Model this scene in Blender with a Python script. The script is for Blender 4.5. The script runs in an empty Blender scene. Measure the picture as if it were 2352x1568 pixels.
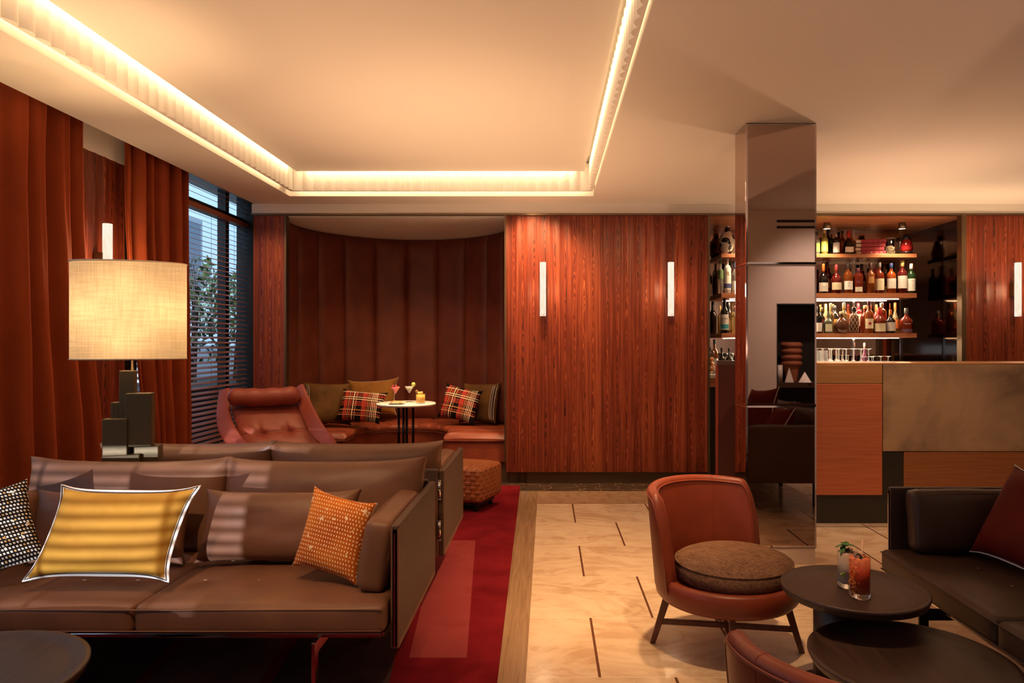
import bpy, bmesh, math, random
from mathutils import Vector, Matrix, Euler, noise as mnoise

random.seed(7)
PI = math.pi
scene = bpy.context.scene
COL = scene.collection
F = 1600.0          # focal length in pixels of the 2352 px wide frame
CX, CY, CH = 1257.0, 791.0, 1.315


def P(x, y, D):
    """world point at depth D seen at photo pixel (x, y); used only to measure"""
    return Vector(((x - CX) * D / F, D, CH - (y - CY) * D / F))


# ------------------------------------------------------------------ mesh kit
class MB:
    def __init__(self):
        self.v, self.f, self.m, self.s = [], [], [], []
        self.uv = {}

    def add(self, verts, faces, M=None, mi=0, smooth=False):
        b = len(self.v)
        for p in verts:
            p = Vector(p)
            self.v.append(M @ p if M else p)
        for f in faces:
            self.f.append([b + i for i in f])
            self.m.append(mi)
            self.s.append(smooth)
        return self

    def box(self, x0, x1, y0, y1, z0, z1, M=None, mi=0):
        v = [(x, y, z) for z in (z0, z1) for y in (y0, y1) for x in (x0, x1)]
        f = [(0, 2, 3, 1), (4, 5, 7, 6), (0, 1, 5, 4), (2, 6, 7, 3), (0, 4, 6, 2), (1, 3, 7, 5)]
        return self.add(v, f, M, mi)

    def lathe(self, prof, n=32, M=None, mi=0, sx=1.0, sy=1.0, smooth=True, caps=True, a0=0.0, a1=2 * PI):
        full = abs(a1 - a0 - 2 * PI) < 1e-6
        cols = n if full else n + 1
        v, f = [], []
        for (r, z) in prof:
            for i in range(cols):
                a = a0 + (a1 - a0) * i / n
                v.append((r * math.cos(a) * sx, r * math.sin(a) * sy, z))
        for j in range(len(prof) - 1):
            for i in range(n):
                i2 = (i + 1) % cols
                f.append((j * cols + i, j * cols + i2, (j + 1) * cols + i2, (j + 1) * cols + i))
        if caps and full:
            if prof[0][0] > 1e-6:
                f.append(tuple(reversed(range(cols))))
            if prof[-1][0] > 1e-6:
                k = (len(prof) - 1) * cols
                f.append(tuple(range(k, k + cols)))
        return self.add(v, f, M, mi, smooth)

    def cyl(self, x, y, z0, z1, r, n=20, M=None, mi=0, r2=None, smooth=True):
        T = Matrix.Translation((x, y, 0))
        return self.lathe([(r, z0), (r if r2 is None else r2, z1)], n, (M @ T) if M else T, mi, smooth=smooth)

    def tube(self, pts, r, n=8, M=None, mi=0, closed=False, smooth=True, radii=None):
        pts = [Vector(p) for p in pts]
        L = len(pts)
        v, f = [], []
        up = None
        for i, p in enumerate(pts):
            if closed:
                t = pts[(i + 1) % L] - pts[i - 1]
            else:
                t = pts[min(i + 1, L - 1)] - pts[max(i - 1, 0)]
            t = t.normalized() if t.length > 1e-9 else Vector((0, 0, 1))
            if up is None:
                up = Vector((0, 0, 1)) if abs(t.z) < .9 else Vector((1, 0, 0))
            a = (up - t * up.dot(t))
            a = a.normalized() if a.length > 1e-6 else t.orthogonal().normalized()
            up = a
            b = t.cross(a)
            rr = radii[i] if radii else r
            for k in range(n):
                q = 2 * PI * k / n
                v.append(p + (a * math.cos(q) + b * math.sin(q)) * rr)
        m = L if closed else L - 1
        for i in range(m):
            j = (i + 1) % L
            for k in range(n):
                k2 = (k + 1) % n
                f.append((i * n + k, i * n + k2, j * n + k2, j * n + k))
        if not closed:
            f.append(tuple(reversed(range(n))))
            f.append(tuple(range((L - 1) * n, L * n)))
        return self.add(v, f, M, mi, smooth)

    def grid(self, fn, nu, nv, M=None, mi=0, smooth=True, flip=False, closeu=False):
        """fn(u, v) -> point, u and v in 0..1"""
        v, f = [], []
        cu = nu if closeu else nu + 1
        for j in range(nv + 1):
            for i in range(cu):
                v.append(fn(i / nu, j / nv))
        for j in range(nv):
            for i in range(nu):
                i2 = (i + 1) % cu
                q = (j * cu + i, j * cu + i2, (j + 1) * cu + i2, (j + 1) * cu + i)
                f.append(tuple(reversed(q)) if flip else q)
        return self.add(v, f, M, mi, smooth)

    def prism(self, poly, axis, a0, a1, M=None, mi=0, smooth=False):
        """extrude a 2-D polygon along axis x, y or z"""
        def p3(p, a):
            return {'x': (a, p[0], p[1]), 'y': (p[0], a, p[1]), 'z': (p[0], p[1], a)}[axis]
        n = len(poly)
        v = [p3(p, a0) for p in poly] + [p3(p, a1) for p in poly]
        f = [tuple(range(n)), tuple(reversed(range(n, 2 * n)))]
        for i in range(n):
            j = (i + 1) % n
            f.append((i, n + i, n + j, j))
        return self.add(v, f, M, mi, smooth)

    def soft(self, w, d, h, r=.03, bulge=(0, 0, 0), n=10, M=None, mi=0, wr=0.0, seed=0, fn=None):
        """rounded, padded box centred on the origin; bulge swells each face pair"""
        def pt(q):
            hx, hy, hz = w / 2, d / 2, h / 2
            # denser near the edges so that the rounding is carried
            qq = Vector([math.copysign(1 - (1 - abs(c)) ** 1.6, c) for c in q])
            p = Vector((qq.x * hx, qq.y * hy, qq.z * hz))
            c = Vector((max(-hx + r, min(hx - r, p.x)), max(-hy + r, min(hy - r, p.y)), max(-hz + r, min(hz - r, p.z))))
            dv = p - c
            if dv.length > 1e-9:
                p = c + dv.normalized() * r
            fx, fy, fz = (1 - qq.x ** 2), (1 - qq.y ** 2), (1 - qq.z ** 2)
            p.x += bulge[0] * qq.x * max(fy * fz, 0) ** .7
            p.y += bulge[1] * qq.y * max(fx * fz, 0) ** .7
            p.z += bulge[2] * qq.z * max(fx * fy, 0) ** .7
            if wr:
                s = mnoise.noise(Vector((p.x * 6 + seed, p.y * 6, p.z * 6)))
                s2 = mnoise.noise(Vector((p.x * 17, p.y * 17 + seed, p.z * 17)))
                p += p.normalized() * (wr * (s + .4 * s2))
            if fn:
                p = fn(p, qq)
            return p
        ax = [((0, 1, 2), 1), ((0, 1, 2), -1), ((1, 2, 0), 1), ((1, 2, 0), -1), ((2, 0, 1), 1), ((2, 0, 1), -1)]
        idx, v, f = {}, [], []
        for (a, b, c), s in ax:
            g = [[0] * (n + 1) for _ in range(n + 1)]
            for j in range(n + 1):
                for i in range(n + 1):
                    q = [0, 0, 0]
                    q[a], q[b], q[c] = -1 + 2 * i / n, -1 + 2 * j / n, s
                    key = tuple(round(t, 5) for t in q)
                    if key not in idx:
                        idx[key] = len(v)
                        v.append(pt(Vector(q)))
                    g[j][i] = idx[key]
            for j in range(n):
                for i in range(n):
                    qd = (g[j][i], g[j][i + 1], g[j + 1][i + 1], g[j + 1][i])
                    f.append(qd if s > 0 else tuple(reversed(qd)))
        return self.add(v, f, M, mi, True)


def obj(name, mb, mats, parent=None, bevel=0.0, subsurf=0, seg=2, weld=False, M=None, auto=None):
    me = bpy.data.meshes.new(name)
    me.from_pydata([tuple(v) for v in mb.v], [], mb.f)
    if not isinstance(mats, (list, tuple)):
        mats = [mats]
    for m in mats:
        me.materials.append(m)
    for p, mi, s in zip(me.polygons, mb.m, mb.s):
        p.material_index = mi
        p.use_smooth = s
    bm = bmesh.new()
    bm.from_mesh(me)
    if weld:
        bmesh.ops.remove_doubles(bm, verts=bm.verts, dist=1e-5)
    bmesh.ops.recalc_face_normals(bm, faces=bm.faces)
    bm.to_mesh(me)
    bm.free()
    me.update()
    o = bpy.data.objects.new(name, me)
    COL.objects.link(o)
    if parent is not None:
        o.parent = parent
    if M is not None:
        o.matrix_local = M
    if bevel:
        b = o.modifiers.new('bevel', 'BEVEL')
        b.width, b.segments, b.limit_method, b.angle_limit = bevel, seg, 'ANGLE', math.radians(40)
        b.harden_normals = False
    if subsurf:
        s = o.modifiers.new('sub', 'SUBSURF')
        s.levels = s.render_levels = subsurf
    if auto is not None:
        for p in me.polygons:
            p.use_smooth = True
        try:
            me.set_sharp_from_angle(angle=math.radians(auto))
        except Exception:
            pass
    return o


def tag(o, label, cat, group=None):
    o['label'] = label
    o['category'] = cat
    if group:
        o['group'] = group
    return o


def thing(name, label, cat, loc=(0, 0, 0), rot=0.0, group=None):
    o = bpy.data.objects.new(name, None)
    o.empty_display_size = .05
    COL.objects.link(o)
    o.location = loc
    o.rotation_euler = rot if isinstance(rot, (tuple, list, Euler)) else (0, 0, rot)
    return tag(o, label, cat, group)


def struct(name, mb, mats, parent=None, **k):
    o = obj(name, mb, mats, parent, **k)
    if parent is None:
        o['kind'] = 'structure'
    return o


def dup(root, loc, rot=None, label=None, group=None):
    """a copy of a thing with copies of its parts and sub-parts"""
    r = root.copy()
    COL.objects.link(r)
    r.location = loc
    if rot is not None:
        r.rotation_euler = rot if isinstance(rot, (tuple, list, Euler)) else (0, 0, rot)
    if label:
        r['label'] = label
    if group:
        r['group'] = group
    for ch in list(root.children):
        c = ch.copy()
        COL.objects.link(c)
        c.parent = r
        for g in list(ch.children):
            d = g.copy()
            COL.objects.link(d)
            d.parent = c
    return r


def pillow(mb, w, h, t, edge=.006, k=.06, n=18, shear=0.0, ear=0.0, wr=.004, seed=0.0, mi=0, mi_edge=None, pw=.55, sag=0.0):
    """scatter cushion standing in the x-z plane, thickness along y; front is -y"""
    def out(u, v):
        x = u * w / 2 * (1 - k * (1 - v * v)) 
        z = v * h / 2 * (1 - k * 1.1 * (1 - u * u))
        c = (abs(u) * abs(v)) ** 6
        x += math.copysign(ear * c, u)
        z += math.copysign(ear * c, v)
        z -= sag * (1 - u * u) * max(v, 0)
        x += shear * z
        return x, z

    def th(u, v):
        b = max((1 - u ** 4) * (1 - v ** 4), 0) ** pw
        return edge / 2 + (t - edge) / 2 * b

    def wrink(u, v, s):
        e = max(abs(u), abs(v))
        return wr * (mnoise.noise(Vector((u * 3.1 + seed, v * 3.1, s * 2 + seed))) + .5 * mnoise.noise(Vector((u * 8, v * 8 + seed, s)))) * (1 - e ** 3)

    def surf(s):
        def fn(a, b):
            u, v = -1 + 2 * a, -1 + 2 * b
            u = math.copysign(1 - (1 - abs(u)) ** 1.5, u)
            v = math.copysign(1 - (1 - abs(v)) ** 1.5, v)
            x, z = out(u, v)
            return Vector((x, s * (th(u, v) + wrink(u, v, s)), z))
        return fn
    mb.grid(surf(-1), n, n, mi=mi)
    mb.grid(surf(1), n, n, mi=mi, flip=True)
    rim = []
    m = n
    for i in range(m):
        rim.append((-1 + 2 * i / m, -1))
    for i in range(m):
        rim.append((1, -1 + 2 * i / m))
    for i in range(m):
        rim.append((1 - 2 * i / m, 1))
    for i in range(m):
        rim.append((-1, 1 - 2 * i / m))

    def dens(q):
        return math.copysign(1 - (1 - abs(q)) ** 1.5, q)
    ring = [out(dens(u), dens(v)) for u, v in rim]
    L = len(ring)
    v = [Vector((x, -edge / 2, z)) for x, z in ring] + [Vector((x, edge / 2, z)) for x, z in ring]
    f = [(i, (i + 1) % L, L + (i + 1) % L, L + i) for i in range(L)]
    mb.add(v, f, mi=mi if mi_edge is None else mi_edge, smooth=True)
    return [Vector((x, 0, z)) for x, z in ring]


def text(name, body, size, mat, parent, loc, rot=(PI / 2, 0, 0), depth=.0003, align='CENTER', sx=1.0):
    c = bpy.data.curves.new(name, 'FONT')
    c.body = body
    c.size = size
    c.align_x = align
    c.align_y = 'CENTER'
    c.extrude = depth
    c.resolution_u = 3
    c.materials.append(mat)
    o = bpy.data.objects.new(name, c)
    COL.objects.link(o)
    o.parent = parent
    o.location = loc
    o.rotation_euler = rot
    dg = bpy.context.evaluated_depsgraph_get()
    me = bpy.data.meshes.new_from_object(o.evaluated_get(dg))
    m = bpy.data.objects.new(name, me)
    COL.objects.link(m)
    m.parent, m.location, m.rotation_euler = parent, loc, rot
    bpy.data.objects.remove(o)
    bpy.data.curves.remove(c)
    return m


# ------------------------------------------------------------- material kit
class NT:
    def __init__(self, name):
        self.mat = bpy.data.materials.new(name)
        self.mat.use_nodes = True
        self.t = self.mat.node_tree
        for n in list(self.t.nodes):
            self.t.nodes.remove(n)
        self.out = self.t.nodes.new('ShaderNodeOutputMaterial')

    def n(self, typ, ins=None, **props):
        nd = self.t.nodes.new(typ)
        for k, v in props.items():
            setattr(nd, k, v)
        for k, v in (ins or {}).items():
            self.set(nd, k, v)
        return nd

    def set(self, nd, k, v):
        s = nd.inputs[k]
        if isinstance(v, bpy.types.NodeSocket):
            self.t.links.new(v, s)
        elif isinstance(v, bpy.types.Node):
            self.t.links.new(v.outputs[0], s)
        else:
            if s.type == 'RGBA' and len(v) == 3:
                v = (*v, 1)
            s.default_value = v

    def math(self, op, a, b=None, c=None, clamp=False):
        nd = self.t.nodes.new('ShaderNodeMath')
        nd.operation = op
        nd.use_clamp = clamp
        for i, q in enumerate((a, b, c)):
            if q is not None:
                self.set(nd, i, q)
        return nd.outputs[0]

    def coords(self, kind='Object'):
        return self.n('ShaderNodeTexCoord').outputs[kind]

    def sep(self, v):
        return self.n('ShaderNodeSeparateXYZ', {0: v}).outputs

    def comb(self, x, y, z):
        return self.n('ShaderNodeCombineXYZ', {0: x, 1: y, 2: z}).outputs[0]

    def mapping(self, v, scale=(1, 1, 1), loc=(0, 0, 0), rot=(0, 0, 0)):
        return self.n('ShaderNodeMapping', {'Vector': v, 'Scale': scale, 'Location': loc, 'Rotation': rot}).outputs[0]

    def noise(self, v, scale=5, detail=4, rough=.5, dist=0.0, col=False):
        nd = self.n('ShaderNodeTexNoise', {'Vector': v, 'Scale': scale, 'Detail': detail, 'Roughness': rough, 'Distortion': dist})
        return nd.outputs[1 if col else 0]

    def ramp(self, fac, stops, interp='LINEAR'):
        nd = self.n('ShaderNodeValToRGB', {0: fac})
        cr = nd.color_ramp
        cr.interpolation = interp
        while len(cr.elements) < len(stops):
            cr.elements.new(.5)
        for e, (p, c) in zip(cr.elements, stops):
            e.position = p
            if not isinstance(c, (tuple, list)):
                c = (c, c, c)
            e.color = (*c, 1) if len(c) == 3 else c
        return nd.outputs[0]

    def mix(self, fac, a, b, mode='MIX'):
        nd = self.n('ShaderNodeMix', data_type='RGBA', blend_type=mode)
        self.set(nd, 0, fac)
        self.set(nd, 6, a)
        self.set(nd, 7, b)
        return nd.outputs[2]

    def bump(self, h, strength=.3, dist=.01):
        return self.n('ShaderNodeBump', {'Height': h, 'Strength': strength, 'Distance': dist}).outputs[0]

    def bsdf(self, color, rough=.5, metal=0.0, normal=None, **k):
        b = self.n('ShaderNodeBsdfPrincipled')
        self.set(b, 'Base Color', color)
        self.set(b, 'Roughness', rough)
        self.set(b, 'Metallic', metal)
        if normal is not None:
            self.set(b, 'Normal', normal)
        for kk, v in k.items():
            self.set(b, kk.replace('_', ' '), v)
        self.t.links.new(b.outputs[0], self.out.inputs[0])
        return b

    def surface(self, sh):
        self.t.links.new(sh, self.out.inputs[0])


def plain(name, c, rough=.5, metal=0.0, bump=0.0, bscale=60, **k):
    m = NT(name)
    nrm = None
    if bump:
        nrm = m.bump(m.noise(m.coords(), bscale, 3), bump, .003)
    m.bsdf(c, rough, metal, nrm, **k)
    return m.mat


def emit(name, c, s):
    m = NT(name)
    e = m.n('ShaderNodeEmission', {'Color': c, 'Strength': s})
    m.surface(e.outputs[0])
    return m.mat


def sr(r, g, b):
    f = lambda c: (c / 255 / 12.92) if c / 255 <= .04045 else ((c / 255 + .055) / 1.055) ** 2.4
    return (f(r), f(g), f(b))
# ------------------------------------------------------------------ materials
def wood_fluted(name, along='x', pitch=.0985, off=0.0, dark=(.030, .0045, .003), mid=(.190, .031, .0125), lite=(.46, .122, .044), rough=.42):
    m = NT(name)
    s = m.sep(m.coords())
    a = s[0] if along == 'x' else s[1]
    z = s[2]
    t = m.math('DIVIDE', m.math('SUBTRACT', a, off), pitch)
    pid = m.math('FLOOR', t)
    u = m.math('SUBTRACT', m.math('SUBTRACT', t, pid), .5)
    rnd = m.n('ShaderNodeTexWhiteNoise', {'W': pid}, noise_dimensions='1D').outputs[0]
    rnd2 = m.n('ShaderNodeTexWhiteNoise', {'W': m.math('ADD', pid, 71.3)}, noise_dimensions='1D').outputs[0]
    # long grain
    gv = m.comb(m.math('ADD', m.math('MULTIPLY', a, 70), m.math('MULTIPLY', rnd, 50)), m.math('MULTIPLY', z, 1.3), rnd)
    g = m.noise(gv, 1.0, 5, .6, .6)
    # cathedral figure
    wob = m.noise(m.comb(m.math('MULTIPLY', a, 9), m.math('MULTIPLY', z, 1.6), m.math('MULTIPLY', rnd, 20)), 1.0, 3, .5)
    u2 = m.math('MULTIPLY', m.math('MULTIPLY', m.math('ADD', u, m.math('MULTIPLY', m.math('SUBTRACT', rnd2, .5), .5)), m.math('ADD', u, m.math('MULTIPLY', m.math('SUBTRACT', rnd2, .5), .5))), 5.0)
    cat = m.math('ADD', m.math('ADD', u2, m.math('MULTIPLY', z, m.math('ADD', .25, m.math('MULTIPLY', rnd, .5)))), m.math('MULTIPLY', wob, 1.5))
    ring = m.math('SINE', m.math('MULTIPLY', cat, 52))
    ring = m.math('MULTIPLY', m.math('ADD', ring, 1), .5)
    v = m.math('ADD', m.math('MULTIPLY', g, .72), m.math('MULTIPLY', ring, .26))
    v = m.math('ADD', v, m.math('MULTIPLY', m.math('SUBTRACT', rnd2, .5), .14))
    c = m.ramp(v, [(.26, dark), (.43, mid), (.54, mid), (.74, lite)])
    fine = m.noise(m.comb(m.math('MULTIPLY', a, 420), m.math('MULTIPLY', z, 5), 0.0), 1.0, 3, .6)
    c = m.mix(m.ramp(fine, [(.55, 0.0), (.75, .55)]), c, dark)
    m.bsdf(c, rough, 0, m.bump(g, .06, .002), Specular_IOR_Level=.28)
    return m.mat


def wood_plain(name, dark, mid, lite, rough=.4, axis=0, sc=1.0):
    m = NT(name)
    v = m.coords()
    scl = [22 * sc, 22 * sc, 22 * sc]
    scl[axis] = 1.4 * sc
    g = m.noise(m.mapping(v, tuple(scl)), 1.0, 5, .6, .8)
    c = m.ramp(g, [(.25, dark), (.5, mid), (.75, lite)])
    m.bsdf(c, rough, 0, m.bump(g, .05, .002))
    return m.mat


def leather(name, c, rough=.42, var=.18, grain=220, bump=.08, sheen=0.0):
    m = NT(name)
    v = m.coords()
    n1 = m.noise(v, 5, 4, .55)
    c2 = tuple(x * (1 - var * 1.6) for x in c)
    c3 = tuple(min(1, x * (1 + var)) for x in c)
    col = m.ramp(n1, [(.3, c2), (.55, c), (.75, c3)])
    g = m.n('ShaderNodeTexVoronoi', {'Vector': v, 'Scale': grain}).outputs[0]
    w = m.noise(v, 26, 3, .5)
    h = m.math('ADD', m.math('MULTIPLY', g, .5), m.math('MULTIPLY', w, .8))
    m.bsdf(col, rough, 0, m.bump(h, bump, .004), Specular_IOR_Level=.42)
    return m.mat


def velvet(name, c, c_dark=None, sheen=.5, rough=.75, sc=7):
    m = NT(name)
    v = m.coords()
    n1 = m.noise(v, sc, 4, .6)
    d = c_dark or tuple(x * .62 for x in c)
    col = m.ramp(n1, [(.3, d), (.6, c)])
    f = m.noise(v, 400, 2)
    m.bsdf(col, rough, 0, m.bump(f, .1, .002), Sheen_Weight=sheen, Sheen_Roughness=.4, Sheen_Tint=tuple(min(1, x * 2.2) for x in c), Specular_IOR_Level=.15)
    return m.mat


def linen(name, c, c2, sc=260, rough=.85, tr=0.0, emis=None, vert=(1, 2)):
    m = NT(name)
    v = m.coords()
    n1 = m.noise(m.mapping(v, (sc, sc, sc * .06)), 1.0, 2, .5)
    n2 = m.noise(m.mapping(v, (sc * .05, sc * .05, sc)), 1.0, 2, .5)
    w = m.math('ADD', m.math('MULTIPLY', n1, .5), m.math('MULTIPLY', n2, .5))
    col = m.ramp(w, [(.38, c2), (.6, c)])
    nrm = m.bump(w, .25, .002)
    if tr:
        d = m.n('ShaderNodeBsdfDiffuse', {'Color': col, 'Normal': nrm})
        t = m.n('ShaderNodeBsdfTranslucent', {'Color': col, 'Normal': nrm})
        mx = m.n('ShaderNodeMixShader', {0: tr, 1: d.outputs[0], 2: t.outputs[0]})
        m.surface(mx.outputs[0])
    else:
        m.bsdf(col, rough, 0, nrm, Specular_IOR_Level=.2)
    return m.mat


def brushed(name, c, c2, rough=.38, metal=.85, axis=0, sc=260, cloud=0.0, cloudcol=None, cscale=2.2):
    m = NT(name)
    v = m.coords()
    scl = [sc, sc, sc]
    scl[axis] = sc * .012
    g = m.noise(m.mapping(v, tuple(scl)), 1.0, 3, .6)
    col = m.ramp(g, [(.3, c2), (.7, c)])
    if cloud:
        q = m.noise(v, cscale, 5, .6, .6)
        col = m.mix(m.ramp(q, [(.4, 0.0), (.62, cloud)]), col, cloudcol)
    m.bsdf(col, rough, metal, m.bump(g, .04, .001))
    return m.mat


def glassy(name, c, rough=.02, ior=1.45, trans=1.0, metal=0.0):
    m = NT(name)
    m.bsdf(c, rough, metal, None, Transmission_Weight=trans, IOR=ior)
    return m.mat


def thin_glass(name, tint=(1, 1, 1), refl=.08):
    """panes and thin drinking glasses: clear with a clean reflection"""
    m = NT(name)
    t = m.n('ShaderNodeBsdfTransparent', {'Color': tint})
    g = m.n('ShaderNodeBsdfGlossy', {'Color': (1, 1, 1), 'Roughness': .03})
    lw = m.n('ShaderNodeLayerWeight', {'Blend': .5})
    k = m.math('ADD', m.math('MULTIPLY', m.math('POWER', lw.outputs[1], 5.0), .8), refl * .5)
    mx = m.n('ShaderNodeMixShader', {0: k, 1: t.outputs[0], 2: g.outputs[0]})
    m.surface(mx.outputs[0])
    return m.mat


def smoke_mirror(name, c, rough=.015):
    m = NT(name)
    m.bsdf(c, rough, 1.0)
    return m.mat


def stone_tiles(name):
    """travertine slabs 0.6 m in staggered rows with dark strips between slabs of a row"""
    m = NT(name)
    v = m.coords()
    s = m.sep(v)
    x, y = s[0], s[1]
    ty = m.math('DIVIDE', m.math('SUBTRACT', 5.751, y), .5994)
    row = m.math('FLOOR', ty)
    fy = m.math('SUBTRACT', ty, row)
    odd = m.math('MODULO', m.math('ADD', row, 40), 2.0)
    tx = m.math('DIVIDE', m.math('SUBTRACT', m.math('SUBTRACT', x, .208), m.math('MULTIPLY', odd, .2995)), .5994)
    tid = m.math('FLOOR', tx)
    fx = m.math('SUBTRACT', tx, tid)
    ex = m.math('MINIMUM', fx, m.math('SUBTRACT', 1.0, fx))
    ey = m.math('MINIMUM', fy, m.math('SUBTRACT', 1.0, fy))
    strip = m.math('LESS_THAN', ex, .0095)
    grout = m.math('LESS_THAN', ey, .0032)
    rid = m.math('ADD', m.math('MULTIPLY', row, 7.31), m.math('MULTIPLY', tid, 3.17))
    off = m.n('ShaderNodeTexWhiteNoise', {'W': rid}, noise_dimensions='1D')
    ofv = m.n('ShaderNodeVectorMath', {0: off.outputs[1], 1: (9, 9, 9)}, operation='MULTIPLY').outputs[0]
    vv = m.n('ShaderNodeVectorMath', {0: v, 1: ofv}, operation='ADD').outputs[0]
    big = m.noise(m.mapping(vv, (2.2, 3.6, 1), rot=(0, 0, .5)), 1.0, 6, .58, 1.2)
    vein = m.math('SINE', m.math('MULTIPLY', m.noise(m.mapping(vv, (1.5, 3.0, 1), rot=(0, 0, .7)), 1.0, 5, .55, .8), 48))
    vv2 = m.math('ADD', m.math('MULTIPLY', big, .8), m.math('MULTIPLY', vein, .075))
    c = m.ramp(vv2, [(.24, (.58, .40, .26)), (.40, (.70, .53, .37)), (.56, (.76, .60, .44)), (.76, (.66, .49, .34))])
    sp = m.noise(vv, 90, 2)
    c = m.mix(m.ramp(sp, [(.66, 0.0), (.74, .45)]), c, (.42, .27, .16))
    c = m.mix(m.math('MULTIPLY', grout, .8), c, (.86, .74, .58))
    c = m.mix(strip, c, (.13, .055, .03))
    m.bsdf(c, m.ramp(big, [(.3, .14), (.7, .24)]), 0, None, Specular_IOR_Level=.5)
    return m.mat


def travertine(name, c0, c1, c2, scl=(3, 30, 1), rough=.3, pits=True):
    m = NT(name)
    v = m.coords()
    g = m.noise(m.mapping(v, scl), 1.0, 6, .62, .6)
    c = m.ramp(g, [(.3, c0), (.5, c1), (.72, c2)])
    if pits:
        p = m.noise(v, 70, 3, .6)
        c = m.mix(m.ramp(p, [(.68, 0.0), (.74, .7)]), c, tuple(x * .35 for x in c0))
    m.bsdf(c, rough)
    return m.mat


def veined(name, base, base2, vein, scale=2.2, width=.02, rough=.2):
    m = NT(name)
    v = m.coords()
    d = m.noise(v, 3.0, 4, .6, .4, True)
    vv = m.n('ShaderNodeVectorMath', {0: v, 1: m.n('ShaderNodeVectorMath', {0: d, 1: (.35, .35, .35)}, operation='MULTIPLY').outputs[0]}, operation='ADD').outputs[0]
    e = m.n('ShaderNodeTexVoronoi', {'Vector': vv, 'Scale': scale * 2.2}, feature='DISTANCE_TO_EDGE').outputs[0]
    n = m.noise(v, 4, 5, .6)
    c = m.ramp(n, [(.3, base), (.7, base2)])
    c = m.mix(m.ramp(e, [(0.0, .95), (width, 0.0)]), c, vein)
    m.bsdf(c, rough)
    return m.mat


def rug_mat(name, c, c2):
    m = NT(name)
    v = m.coords()
    n = m.noise(v, 3.2, 5, .6, .5)
    f = m.noise(v, 700, 2)
    col = m.ramp(n, [(.32, c2), (.62, c)])
    m.bsdf(col, .95, 0, m.bump(f, .5, .004), Sheen_Weight=.35, Sheen_Roughness=.5, Sheen_Tint=tuple(min(1, x * 1.8) for x in c), Specular_IOR_Level=.05)
    return m.mat


def weave_leather(name, c, dark, pitch=.042):
    """basket weave of wide leather straps, by box mapping on the object axes"""
    m = NT(name)
    s = m.sep(m.coords())
    nn = m.sep(m.n('ShaderNodeTexCoord').outputs['Normal'])
    ax, ay, az = [m.math('ABSOLUTE', q) for q in nn[:3]]
    top = m.math('GREATER_THAN', az, m.math('MAXIMUM', ax, ay))
    xs = m.math('GREATER_THAN', ax, ay)
    # u, v on each face
    u_side = m.math('ADD', m.math('MULTIPLY', s[1], xs), m.math('MULTIPLY', s[0], m.math('SUBTRACT', 1.0, xs)))
    u = m.math('ADD', m.math('MULTIPLY', s[0], top), m.math('MULTIPLY', u_side, m.math('SUBTRACT', 1.0, top)))
    w = m.math('ADD', m.math('MULTIPLY', s[1], top), m.math('MULTIPLY', s[2], m.math('SUBTRACT', 1.0, top)))
    a = m.math('DIVIDE', u, pitch)
    b = m.math('DIVIDE', w, pitch * .8)
    ia, ib = m.math('FLOOR', a), m.math('FLOOR', b)
    fa, fb = m.math('SUBTRACT', a, ia), m.math('SUBTRACT', b, ib)
    par = m.math('MODULO', m.math('ADD', m.math('ADD', ia, ib), 400), 2.0)
    ea = m.math('MINIMUM', fa, m.math('SUBTRACT', 1.0, fa))
    eb = m.math('MINIMUM', fb, m.math('SUBTRACT', 1.0, fb))
    e1 = m.math('MULTIPLY', ea, par)
    e2 = m.math('MULTIPLY', eb, m.math('SUBTRACT', 1.0, par))
    e = m.math('ADD', e1, e2)
    line = m.ramp(e, [(.03, 1.0), (.11, 0.0)])
    h = m.ramp(e, [(0.0, 0.0), (.3, 1.0)])
    col = m.mix(line, c, dark)
    m.bsdf(col, .5, 0, m.bump(h, .7, .008))
    return m.mat


def woven_panel(name, c, dark, pitch=.011):
    m = NT(name)
    s = m.sep(m.coords())
    u = m.math('ADD', m.math('ADD', s[0], s[1]), m.math('MULTIPLY', s[2], .55))
    a = m.math('SINE', m.math('MULTIPLY', u, 2 * PI / pitch))
    b = m.math('SINE', m.math('MULTIPLY', m.math('SUBTRACT', s[2], m.math('MULTIPLY', m.math('ADD', s[0], s[1]), .2)), 2 * PI / (pitch * 1.6)))
    h = m.math('MULTIPLY', m.math('ADD', m.math('MULTIPLY', a, b), 1.0), .5)
    col = m.mix(m.ramp(h, [(.2, .55), (.6, 0.0)]), c, dark)
    m.bsdf(col, .5, 0, m.bump(h, .45, .004))
    return m.mat


def stripes(m, t, lines):
    """sum of thin bands at the given positions of t with widths"""
    acc = None
    for p, w in lines:
        b = m.math('LESS_THAN', m.math('ABSOLUTE', m.math('SUBTRACT', t, p)), w)
        acc = b if acc is None else m.math('MAXIMUM', acc, b)
    return acc


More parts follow.
